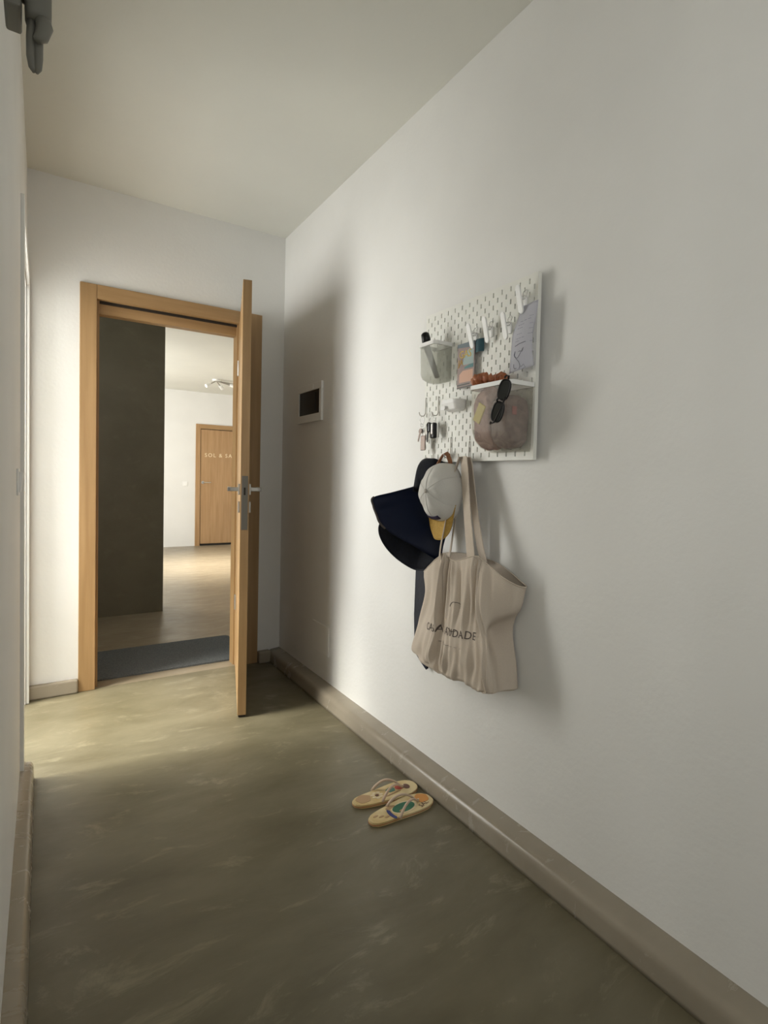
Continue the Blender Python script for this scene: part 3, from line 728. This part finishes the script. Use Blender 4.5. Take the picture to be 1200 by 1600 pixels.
# scrunchie
scr = thing('scrunchie', 'rust satin scrunchie lying on the cloth in the large container', 'scrunchie', (1.18, 1.32, 1.46))
bm = bmesh.new(); NP, NQ = 150, 12; rings = []
for i in range(NP):
    a = 2*PI*i/NP; c = Vector((1.186+.024*math.cos(a), 1.322+.056*math.sin(a), 1.474+.007*math.cos(a*2+.6)))
    rad = .0135+.0040*math.sin(a*19)+.002*math.sin(a*31+1); o_ = Vector((math.cos(a), math.sin(a), 0)); z_ = Vector((0, 0, 1))
    rings.append([bm.verts.new(c+(o_*math.cos(2*PI*k/NQ+.6*math.sin(a*13))+z_*math.sin(2*PI*k/NQ+.6*math.sin(a*13)))*rad*(1+.18*math.sin(3*2*PI*k/NQ+a*7))) for k in range(NQ)])
for i in range(NP):
    for k in range(NQ): bm.faces.new((rings[i][k], rings[i][(k+1) % NQ], rings[(i+1) % NP][(k+1) % NQ], rings[(i+1) % NP][k]))
pb('fabric', bm, M_rust, scr, True)

# crumpled cloth in large container
def blob(name, c, s, m, parent, seed, amp=.25, sub=4, clamp=None):
    rnd = random.Random(seed); ph = [(Vector((rnd.uniform(-1, 1), rnd.uniform(-1, 1), rnd.uniform(-1, 1)))*rnd.uniform(3, 9), rnd.uniform(0, 6)) for _ in range(9)]
    bm = bmesh.new(); bmesh.ops.create_icosphere(bm, subdivisions=sub, radius=1)
    for v in bm.verts:
        n = v.co.copy(); f = sum(abs(math.sin(n.dot(w)+p)) for w, p in ph)/9
        # superellipsoid
        e = Vector([math.copysign(abs(q)**.6, q) for q in n]); v.co = Vector((e.x*s[0], e.y*s[1], e.z*s[2]))*(1-amp*f)+Vector(c)
        if clamp: clamp(v)
    return pb(name, bm, m, parent, True)
clo = chi = None
def cl_big(v):
    d = max(0, (.085-(v.co.z-1.246)))/.085; lim = 1.132+.085*(1-math.sqrt(max(0, 1-min(1, d)**2)))
    v.co.x = min(max(v.co.x, lim+.003), 1.226); v.co.z = max(v.co.z, 1.2525); v.co.y = min(max(v.co.y, 1.180 if clo is None else clo), 1.342-.004*d if chi is None else chi)
clo = 1.262
ct = thing('cloth', 'crumpled dusty pink cloth stuffed in the large clear container', 'cloth', (1.19, 1.28, 1.25))
blob('fold', (1.185, 1.300, 1.350), (.062, .056, .115), M_pink, ct, 3, clamp=cl_big)
clo, chi = None, 1.258
ct2 = thing('cloth', 'mauve brown cloth filling the near half of the large clear container', 'cloth', (1.18, 1.21, 1.25))
blob('fold', (1.185, 1.225, 1.335), (.062, .055, .095), M_mauve, ct2, 8, clamp=cl_big)
bm = B(1.132, 1.288, 1.335, 1.137, 1.322, 1.395, bev=.002)
for v in bm.verts:
    a = .5; y, z = v.co.y-1.305, v.co.z-1.365; v.co.y = 1.305+y*math.cos(a)-z*math.sin(a); v.co.z = 1.365+y*math.sin(a)+z*math.cos(a)
tag(obj('packet', bm, M_yel), 'yellow packet pressed against the front of the large clear container', 'packet')
bm = B(1.150, 1.1765, 1.352, 1.168, 1.1795, 1.377, bev=.0015); tag(obj('wrapper', bm, M_red), 'small red wrapper showing at the near side of the large container', 'wrapper')

# sunglasses hanging from rim, frame front against the container front
sg = thing('sunglasses', 'black sunglasses hanging by an arm from the rim of the large container', 'sunglasses', (1.12, 1.18, 1.45))
e1 = Vector((1.112, 1.160, 1.452)); e2 = Vector((1.112, 1.213, 1.322)); L = (e2-e1).length; d = (e2-e1).normalized()
wv = Vector((-.35, .86, .30)); wv = (wv-d*wv.dot(d)).normalized(); nv = d.cross(wv).normalized()
if nv.x > 0: nv = -nv
SM = Matrix(((d.x, wv.x, nv.x, e1.x), (d.y, wv.y, nv.y, e1.y), (d.z, wv.z, nv.z, e1.z), (0, 0, 0, 1)))
def lensP(c, a, b_, n=20):
    return [(c+a*math.copysign(abs(math.cos(t))**.7, math.cos(t)), b_*math.copysign(abs(math.sin(t))**.7, math.sin(t))) for t in [2*PI*k/n for k in range(n)]]
for c in (.036, .102):
    bm = bmesh.new(); P = lensP(c, .029, .017)
    tube(bm, [(x, y, 0) for x, y in P], .0028, n=8, closed=True)
    for v in bm.verts: v.co = SM @ v.co
    pb('rim', bm, M_black, sg, True)
    bm = bmesh.new(); prism(bm, lensP(c, .0275, .0155), -.001, .001, M=SM); bmesh.ops.recalc_face_normals(bm, faces=bm.faces)
    pb('lens', bm, M_lens, sg)
bm = bmesh.new(); tube(bm, [(.063, .010, 0), (.069, .013, .001), (.075, .010, 0)], .003, n=8)
for v in bm.verts: v.co = SM @ v.co
pb('bridge', bm, M_black, sg, True)
bm = bmesh.new(); tube(bm, [(.003, .010, 0), (-.002, .010, -.004), (-.004, .008, -.018), (.02, .004, -.020)], .0028, n=8)
for v in bm.verts: v.co = SM @ v.co
pb('temple', bm, M_black, sg, True)
bm = bmesh.new(); tube(bm, [(.137, .012, 0), (.141, .010, .004), (.132, -.004, .012), (.095, -.012, .014), (.05, -.016, .012)], .0026, n=8)
for v in bm.verts: v.co = SM @ v.co
pb('temple', bm, M_black, sg, True)

# ---------------------------------------------------------------- navy hat
hat = thing('hat', 'navy wide-brimmed hat hanging behind the white cap', 'hat', (1.225, 1.668, 1.22))
o1 = [(1.13, 1.656, 1.128), (1.06, 1.689, 1.107), (1.0, 1.719, 1.087), (1.0, 1.718, 1.057), (1.0, 1.694, 1.026), (1.01, 1.682, 0.995), (1.05, 1.667, 0.958), (1.11, 1.639, 0.922), (1.18, 1.615, 0.879), (1.22, 1.589, 0.852)]
i1 = [(1.18, 1.708, 1.13), (1.19, 1.714, 1.125), (1.2, 1.715, 1.117), (1.21, 1.716, 1.105), (1.22, 1.712, 1.081), (1.23, 1.7, 1.057), (1.235, 1.677, 1.034), (1.24, 1.642, 1.012), (1.24, 1.602, 0.991), (1.24, 1.582, 0.969)]
o2 = [(1.06, 1.766, 0.987), (1.06, 1.774, 0.967), (1.07, 1.78, 0.937), (1.09, 1.774, 0.9), (1.12, 1.761, 0.864), (1.15, 1.729, 0.834), (1.18, 1.695, 0.815), (1.2, 1.648, 0.821), (1.22, 1.589, 0.842)]
i2 = [(1.09, 1.741, 0.988), (1.1, 1.734, 0.974), (1.12, 1.733, 0.954), (1.14, 1.727, 0.935), (1.16, 1.713, 0.921), (1.18, 1.699, 0.907), (1.2, 1.685, 0.893), (1.21, 1.657, 0.886), (1.225, 1.597, 0.883)]
crown = [(1.16, 1.70, 1.11), (1.17, 1.696, 1.183), (1.18, 1.691, 1.216), (1.19, 1.676, 1.233), (1.2, 1.646, 1.235), (1.21, 1.619, 1.226), (1.21, 1.591, 1.15)]
def brim(O, I, name, m, bulge):
    O = [Vector(p) for p in O]; I = [Vector(p) for p in I]; n = len(O)-1; bm = bmesh.new(); G = []
    for a in range(41):
        t = a/40*n*.99999; o_ = cr(O, t); i_ = cr(I, t); row = []
        for b_ in range(11):
            s = b_/10; p = o_.lerp(i_, s)+Vector((-bulge*math.sin(PI*s), 0, 0)); row.append(bm.verts.new(p))
        G.append(row)
    for a in range(40):
        for b_ in range(10): bm.faces.new((G[a][b_], G[a+1][b_], G[a+1][b_+1], G[a][b_+1]))
    bmesh.ops.solidify(bm, geom=bm.faces[:], thickness=.004)
    bmesh.ops.recalc_face_normals(bm, faces=bm.faces)
    return pb(name, bm, m, hat, True)
brim(o1, i1, 'brim', M_navyb, .008)
brim(o2, i2, 'brim', M_navy, .006)
bm = bmesh.new(); P1 = [Vector(p) for p in o1]; tube(bm, [cr(P1, 1.9+k/30*3.6) for k in range(31)], .0035, n=8); pb('piping', bm, M_pipe, hat, True, 'taupe edge piping')
bm = bmesh.new(); P1 = [Vector(p) for p in o2]; tube(bm, [cr(P1, k/30*7.99) for k in range(31)], .0030, n=8); pb('piping', bm, M_navy, hat, True)
bm = bmesh.new(); C = [Vector(p) for p in crown]; G = []
for a in range(31):
    p = cr(C, a/30*5.9999); base = Vector((1.236, p.y-.02, p.z-.012)); ctr = Vector((1.20, 1.645, 1.10)); row = []
    for b_ in range(9):
        s = b_/8; q = p.lerp(ctr+Vector((-.035, 0, .02)), s*.9); q.x -= .012*math.sin(PI*s); row.append(bm.verts.new(q))
    row = [bm.verts.new(base)]+row
    G.append(row)
for a in range(30):
    for b_ in range(9): bm.faces.new((G[a][b_], G[a+1][b_], G[a+1][b_+1], G[a][b_+1]))
bmesh.ops.solidify(bm, geom=bm.faces[:], thickness=.003); bmesh.ops.recalc_face_normals(bm, faces=bm.faces)
pb('crown', bm, M_navy, hat, True)
# navy scarf strip behind the tote
bm = bmesh.new(); P = [(1.788, .98), (1.792, .80), (1.788, .62), (1.778, .472), (1.735, .445), (1.697, .424), (1.696, .5), (1.70, .70), (1.70, .98)]
a = [bm.verts.new((1.243+.004*math.sin(z*9), y, z)) for y, z in P]; f = bm.faces.new(a)
r_ = bmesh.ops.extrude_face_region(bm, geom=[f]); 
for v in r_['geom']:
    if isinstance(v, bmesh.types.BMVert): v.co.x += .010
bmesh.ops.recalc_face_normals(bm, faces=bm.faces)
sf = thing('scarf', 'long navy cloth strip hanging down behind the tote bag', 'scarf', (1.25, 1.74, 1.0))
pb('cloth', bm, M_navy, sf)
bm = bmesh.new(); tube(bm, [(1.2435, 1.778, .472), (1.2425, 1.735, .445), (1.2425, 1.697, .424)], .004, n=8); pb('hem', bm, M_navyb, sf, True)

# ---------------------------------------------------------------- cap
cap = thing('cap', 'white baseball cap with mustard brim hanging by its leather strap', 'cap', (1.226, 1.563, 1.235))
CC = Vector((1.190, 1.530, 1.112)); AX = Vector((-1, -.15, .05)).normalized()      # dome axis
V_ = Vector((0, .03, 1)); V_ = (V_-AX*V_.dot(AX)).normalized(); U_ = AX.cross(V_).normalized()
if U_.y < 0: U_ = -U_
ra, rb_, dep = .078, .104, .105
def capP(th, ph):
    """th around, ph 0 (apex)..pi/2 (rim)"""
    s = math.sin(ph)**.85 if ph > 0 else 0; c = math.cos(ph)
    u = ra*s*math.cos(th); v = rb_*s*math.sin(th)
    pan = 1+.022*abs(math.cos(3*th))**.5*0+.018*math.cos(6*th)*s
    dent = .014*math.exp(-((th-3.6)**2)*5)*math.sin(ph*2)+.008*math.exp(-((th-5.2)**2)*5)*math.sin(ph*2)+.006*math.exp(-((th-.9)**2)*4)*math.sin(ph*2)
    wr = (.0016*math.sin(9*th+5*ph)+.0022*math.sin(5*th-7*ph+1))*s
    return CC+U_*u*pan+V_*v*pan+AX*(dep*max(c, 0)**.75-dent+wr)
bm = bmesh.new(); NT, NPh = 72, 22; apex = bm.verts.new(capP(0, 0)); G = []
for j in range(1, NPh+1): G.append([bm.verts.new(capP(2*PI*i/NT, PI/2*j/NPh)) for i in range(NT)])
for i in range(NT): bm.faces.new((apex, G[0][i], G[0][(i+1) % NT]))
for j in range(NPh-1):
    for i in range(NT): bm.faces.new((G[j][i], G[j+1][i], G[j+1][(i+1) % NT], G[j][(i+1) % NT]))
bmesh.ops.recalc_face_normals(bm, faces=bm.faces)
bmesh.ops.solidify(bm, geom=bm.faces[:], thickness=.0025)
crw = pb('crown', bm, M_cap, cap, True)
for k in range(3):
    bm = bmesh.new(); th = PI/6+k*PI/3
    pts = [capP(th, PI/2*(1-j/16)) for j in range(16)]+[capP(th+PI, PI/2*(j/16)) for j in range(1, 17)]
    pts = [p+AX*.0006 for p in pts]; tube(bm, pts, .0011, n=6); pb('seam', bm, M_cap, cap, True)
bm = bmesh.new(); bmesh.ops.create_uvsphere(bm, u_segments=14, v_segments=8, radius=.0075, matrix=Matrix.Translation(capP(0, 0)+AX*.001) @ Matrix.Diagonal((.6, 1, 1, 1)))
pb('button', bm, mat('cap_button', (.45, .42, .37), .8), cap, True)
# brim: curved sheet hanging from the lower front of the crown
bm = bmesh.new(); G = []
for i in range(29):
    q = i/28*2-1; th = PI*1.5+1.12*q
    root = capP(th, PI/2*.90)-V_*.0; row = []
    ln = .060*max(0, 1-abs(q)**3.2)**.5+.006
    for j in range(9):
        t = j/8; p = root-V_*(ln*t)+AX*(.004+.006*t*(1-q*q)-.004*q*q*t)-U_*(.012*t)*q
        row.append(p)
    G.append(row)
sheet(bm, G, -AX*.004)
pb('brim', bm, M_brim, cap, True, 'mustard yellow brim')
bm = bmesh.new(); G = []
for i in range(11):
    th = PI*1.5-.42+.84*i/10
    G.append([bm.verts.new(capP(th, PI/2*(.60+.075*j))+AX*.003-V_*.001) for j in range(3)])
for i in range(10):
    for j in range(2): bm.faces.new((G[i][j], G[i+1][j], G[i+1][j+1], G[i][j+1]))
bmesh.ops.recalc_face_normals(bm, faces=bm.faces); bmesh.ops.solidify(bm, geom=bm.faces[:], thickness=.0015)
pb('label_patch', bm, mat('patch_navy', (.025, .015, .05), .7), cap, True, 'dark purple woven patch')
bm = bmesh.new()
ribbon(bm, [(1.196, 1.603, 1.205), (1.200, 1.585, 1.232), (1.204, 1.571, 1.250), (1.206, 1.563, 1.253), (1.206, 1.550, 1.245), (1.202, 1.532, 1.222), (1.198, 1.522, 1.205)],
       [(.008, 0, .004)]*7, .003)
pb('strap', bm, M_leather, cap, False, 'brown leather closure strap')

# ---------------------------------------------------------------- tote bag
BAG = [
 [(1.2, 1.669, 0.81), (1.15, 1.5, 0.9), (1.155, 1.47, 0.892), (1.16, 1.434, 0.886), (1.15, 1.326, 0.915), (1.165, 1.3, 0.901), (1.19, 1.206, 0.848), (1.250, 1.2, 0.834), (1.252, 1.352, 0.889), (1.240, 1.594, 0.887)],
 [(1.2, 1.653, 0.736), (1.14, 1.509, 0.745), (1.16, 1.481, 0.738), (1.135, 1.404, 0.755), (1.155, 1.325, 0.769), (1.135, 1.272, 0.772), (1.2, 1.207, 0.758), (1.250, 1.221, 0.764), (1.252, 1.348, 0.776), (1.238, 1.589, 0.755)],
 [(1.19, 1.68, 0.622), (1.135, 1.524, 0.646), (1.15, 1.478, 0.64), (1.125, 1.401, 0.662), (1.145, 1.316, 0.67), (1.13, 1.239, 0.681), (1.19, 1.294, 0.681), (1.250, 1.249, 0.682), (1.252, 1.344, 0.68), (1.238, 1.584, 0.648)],
 [(1.18, 1.695, 0.522), (1.135, 1.558, 0.538), (1.145, 1.485, 0.539), (1.12, 1.398, 0.568), (1.135, 1.294, 0.565), (1.125, 1.216, 0.59), (1.19, 1.249, 0.589), (1.250, 1.227, 0.575), (1.252, 1.34, 0.585), (1.238, 1.58, 0.542)],
 [(1.18, 1.66, 0.492), (1.14, 1.537, 0.502), (1.14, 1.477, 0.498), (1.13, 1.408, 0.508), (1.135, 1.291, 0.509), (1.13, 1.21, 0.517), (1.19, 1.226, 0.51), (1.250, 1.222, 0.506), (1.252, 1.336, 0.5), (1.238, 1.577, 0.471)],
]
tote = thing('tote_bag', 'natural canvas tote bag with grey printed words hanging by long straps', 'bag', (1.22, 1.461, 1.225))
R5 = [[Vector(p) for p in r] for r in BAG]
NC, NR = 220, 90
def bagP(u, v):
    """u 0..10 around, v 0..4 down"""
    colm = [crc(r, u) for r in R5]
    return cr(colm, v)
def pleat(u, v):
    if u > 5.4: return .0015*math.sin(u*7+v*3) if u < 7 else 0
    w = min(1, v/.5+.25)*(1-.35*max(0, (v-3)))
    k = .0085*math.sin(u*5.2+.9*math.sin(v*.8)+.5)+.0048*math.sin(u*11.3-.8*v+1)+.0030*math.sin(u*21+1.5*v)+.004*math.sin(u*8+4*v)*max(0, v-2.2)/1.8
    ridge = .016*math.exp(-((u-1.75-.12*v)/.10)**2)*max(0, 1-v/2.4)+.011*math.exp(-((u-4.65)/.10)**2)-.013*math.exp(-((u-2.15)/.14)**2)*max(0, 1-v/3)
    w *= 1-.62*math.exp(-((v-2.15)/.5)**2)
    return (k+ridge)*w*min(1, (5.4-u)/.5)*min(1, u/.4+.2)
bm = bmesh.new(); G = []
for j in range(NR+1):
    v = j/NR*3.9999; row = []
    for i in range(NC):
        u = i/NC*10; p = bagP(u, v); p.x -= pleat(u, v)
        # small crumples near the base
        p.x -= .003*math.sin(p.y*60+p.z*25)*max(0, (v-2.6))*(1 if u < 5.2 else .2)
        p.z += .004*math.sin(p.y*38+1)*max(0, (v-3))*1.0
        p.x = min(p.x, 1.254); row.append(bm.verts.new(p))
    G.append(row)
for j in range(NR):
    for i in range(NC): bm.faces.new((G[j][i], G[j][(i+1) % NC], G[j+1][(i+1) % NC], G[j+1][i]))
bot = [Vector(v.co) for v in G[-1]]; cen = sum(bot, Vector())/NC; prev = G[-1]
for s in (.06, .14, .35, .7):
    row = [bm.verts.new(p.lerp(Vector((cen.x*.5+p.x*.5, p.y*.6+cen.y*.4, p.z)), s)+Vector((0, 0, -.012*math.sin(min(1, s*3)*PI/2)))) for p in bot]
    for i in range(NC): bm.faces.new((prev[i], prev[(i+1) % NC], row[(i+1) % NC], row[i]))
    prev = row
bm.faces.new(prev)
bmesh.ops.recalc_face_normals(bm, faces=bm.faces)
bag_bvh = BVHTree.FromBMesh(bm)
body = pb('body', bm, M_canvas, tote, True)
md = body.modifiers.new('thick', 'SOLIDIFY'); md.thickness = .0015; md.offset = -1
# inner lining / back rim visible in the opening
# hem along the rim
bm = bmesh.new(); hp = []
for i in range(140):
    u = i/140*10; p = bagP(u, 0); p.x -= pleat(u, 0); p.x = min(p.x, 1.251); hp.append(p)
tube(bm, hp, .0022, n=6, closed=True); pb('hem', bm, M_canvas, tote, True)
# straps
def strap(P, W, name='strap'):
    bm = bmesh.new(); P = [Vector(p) for p in P]; W = [Vector(w) for w in W]; n = len(P)-1; K = 30
    ribbon(bm, [cr(P, k/K*n*.99999) for k in range(K+1)], [cr(W, k/K*n*.99999) for k in range(K+1)], .0028)
    pb(name, bm, M_canvas, tote)
strap([(1.197, 1.470, 1.236), (1.188, 1.478, 1.20), (1.175, 1.487, 1.12), (1.160, 1.495, 1.02), (1.146, 1.500, .93), (1.142, 1.502, .875)],
      [(.010, .004, 0), (.009, .007, 0), (.008, .009, 0), (.007, .010, 0), (.006, .010, 0), (.006, .010, 0)])
strap([(1.212, 1.462, 1.236), (1.208, 1.470, 1.18), (1.205, 1.485, 1.08), (1.200, 1.500, .98), (1.195, 1.510, .90), (1.19, 1.512, .86)],
      [(.008, .009, 0), (.008, .009, 0), (.007, .009, 0), (.006, .010, 0), (.006, .011, 0), (.006, .012, 0)])
strap([(1.200, 1.455, 1.238), (1.190, 1.437, 1.20), (1.180, 1.415, 1.12), (1.170, 1.390, 1.03), (1.158, 1.360, .94), (1.150, 1.342, .885)],
      [(.004, .020, 0), (.003, .021, 0), (.003, .021, 0), (.003, .021, 0), (.003, .022, 0), (.003, .022, 0)])
strap([(1.214, 1.448, 1.236), (1.212, 1.436, 1.20), (1.212, 1.420, 1.12), (1.215, 1.402, 1.03), (1.225, 1.388, .94), (1.235, 1.378, .885)],
      [(.004, .016, 0), (.003, .018, 0), (.003, .019, 0), (.003, .019, 0), (.003, .020, 0), (.003, .020, 0)])
# printed words wrapped on the folds
def wrap_text(s, size, y0, z0, slope, sp, label):
    bm = text_mesh(s, size, None, 't', sp, 0)
    bmesh.ops.triangulate(bm, faces=bm.faces); 
    for _ in range(2): bmesh.ops.subdivide_edges(bm, edges=[e for e in bm.edges if e.calc_length() > .004], cuts=1); bmesh.ops.triangulate(bm, faces=bm.faces)
    dead = []
    for v in bm.verts:
        y = y0-v.co.x; z = z0+v.co.y+slope*v.co.x
        h = bag_bvh.ray_cast(Vector((.9, y, z)), Vector((1, 0, 0)))
        if h[0] is None: dead.append(v)
        else: v.co = h[0]+Vector((-.0010, 0, 0))
    bmesh.ops.delete(bm, geom=dead, context='VERTS')
    return pb('print', bm, M_ink, tote, label=label)
wrap_text('CASA SAUDADE', .0365, 1.572, .624, .10, 1.02, 'dark grey words CASA SAUDADE')
def wrap_line(pts, r, m=M_ink, name='print'):
    bm = bmesh.new(); P = []
    for y, z in pts:
        h = bag_bvh.ray_cast(Vector((.9, y, z)), Vector((1, 0, 0)))
        if h[0] is not None: P.append(h[0]+Vector((-.0008, 0, 0)))
    tube(bm, P, r, n=5); return pb(name, bm, m, tote)
wrap_line([(1.435-.050*t, .664-.007*math.sin(PI*t)) for t in [k/12 for k in range(13)]], .0012)
wrap_line([(1.405+.022*math.cos(PI*t), .735+.018*math.sin(PI*t)) for t in [k/14 for k in range(15)]], .0009)
for k in range(7): wrap_line([(1.500-.022*k, .598+.002*k), (1.488-.022*k, .6+.002*k)], .0008)

# ---------------------------------------------------------------- flip flops
def flipflop(cx, cy, rot, lab, variant):
    r = thing('flip_flop', lab, 'flip-flop', (cx, cy, 0), rot, group='printed flip-flops on the floor')
    N = 48; P = []; L = .262
    for k in range(N):
        a = 2*PI*k/N; x = math.cos(a)*L/2
        t = (x/(L/2)+1)/2          # 0 heel, 1 toe (+x)
        hw = .039+.013*t+.004*math.sin(t*PI*2+2.4)
        y = math.copysign(abs(math.sin(a))**.72, math.sin(a))*hw+.004*math.sin(t*PI)*(1 if variant else -1)
        P.append((x, y))
    m1 = nz(mat('rubber_cream', (.60, .46, .22), .6), 14, (.52, .37, .15), (.68, .56, .32))
    bm = bmesh.new(); prism(bm, P, .0005, .013); bmesh.ops.bevel(bm, geom=[e for e in bm.edges if abs(e.verts[0].co.z-e.verts[1].co.z) < 1e-6], offset=.002, segments=2, affect='EDGES')
    obj('sole', bm, m1, r)
    bm = bmesh.new(); prism(bm, [(x*1.005, y*1.01) for x, y in P], .0045, .0072); obj('sole_stripe', bm, mat('stripe_red', (.42, .16, .07), .6), r)
    def patch(poly, m, z=.0133):
        bm = bmesh.new(); prism(bm, poly, .0128, z+.0004); obj('print', bm, m, r)
    def ell(cx, cy, a, b_, n=20, w=0): return [(cx+a*math.cos(2*PI*k/n)*(1+w*math.sin(5*2*PI*k/n)), cy+b_*math.sin(2*PI*k/n)*(1+w*math.sin(5*2*PI*k/n))) for k in range(n)]
    blue = mat('print_blue', (.03, .04, .16), .6); green = mat('print_green', (.035, .16, .09), .6); orange = mat('print_orange', (.60, .27, .07), .6)
    tan = mat('print_tan', (.42, .27, .14), .6); red = mat('print_red', (.38, .07, .05), .6); brown = mat('print_brown', (.14, .07, .05), .6); cream = mat('print_cream', (.66, .55, .36), .6); teal = mat('print_teal', (.10, .22, .17), .6)
    if variant:
        patch(ell(.012, .0, .052, .031), cream, .0134); patch(ell(.010, .001, .045, .025), green, .0137)
        patch([(-.045+.012*math.cos(t), -.008+.030*math.sin(t)) for t in [PI*.6+PI*.9*k/8 for k in range(9)]]+[(-.040+.004*math.cos(t), -.008+.020*math.sin(t)) for t in [PI*1.5-PI*.9*k/8 for k in range(9)]], blue, .0137)
        patch(ell(.096, .010, .026, .026, w=.05), orange, .0135)
        for k in range(3): patch(ell(-.10+.016*k, .012-.012*k, .010, .004), tan, .0135)
        patch(ell(-.03, .025, .020, .007), tan, .0135); patch(ell(-.005, -.012, .012, .006), tan, .0140)
        bm = text_mesh('SAL', .026, None, 't', 1.0, .0003)
        TM = Matrix.Translation((.062, -.036, .0136)) @ Matrix.Rotation(.25, 4, 'Z')
        for v in bm.verts: v.co = TM @ v.co
        obj('print', bm, brown, r)['label'] = 'small dark letters'
    else:
        patch(ell(-.088, .004, .028, .024, w=.06), tan, .0135)
        for k in range(7): patch(ell(-.035+.016*math.cos(k*.9), .0+.016*math.sin(k*.9), .008, .006), cream, .0136)
        patch(ell(-.035, .0, .007, .006), brown, .0141)
        patch(ell(.025, .006, .018, .014, w=.1), teal, .0135); patch(ell(.062, .006, .017, .015), red, .0136); patch(ell(.088, -.002, .013, .016), brown, .0137)
        for k in range(5): patch(ell(.0+.012*k, -.022+.002*k, .010, .003), tan, .0135)
    # straps
    for s in (-1, 1):
        bm = bmesh.new(); n = 14; pts = []; rad = []
        for k in range(n+1):
            t = k/n; x = -.035+(.075+.035)*t; y = s*.040*(1-t)**.85; z = .010+.036*math.sin(PI*min(1, t*1.05))**.8*(1-.15*t)+.004*t
            pts.append((x, y, z)); rad.append(.0052-.0018*t)
        tube(bm, pts, rad, n=8); obj('strap', bm, mat('strap_pink', (.58, .44, .33), .5), r, True)
    bm = bmesh.new(); cyl(bm, (.074, 0, .010), (.074, 0, .022), .0032, n=10); obj('toe_post', bm, mat('post_cream', (.62, .50, .36), .5), r)
flipflop(1.043, 1.552, .06, 'near flip-flop with a green oval print, beside the right skirting', 1)
flipflop(1.045, 1.662, -.02, 'far flip-flop with flower and red prints, partly behind the near one', 0)
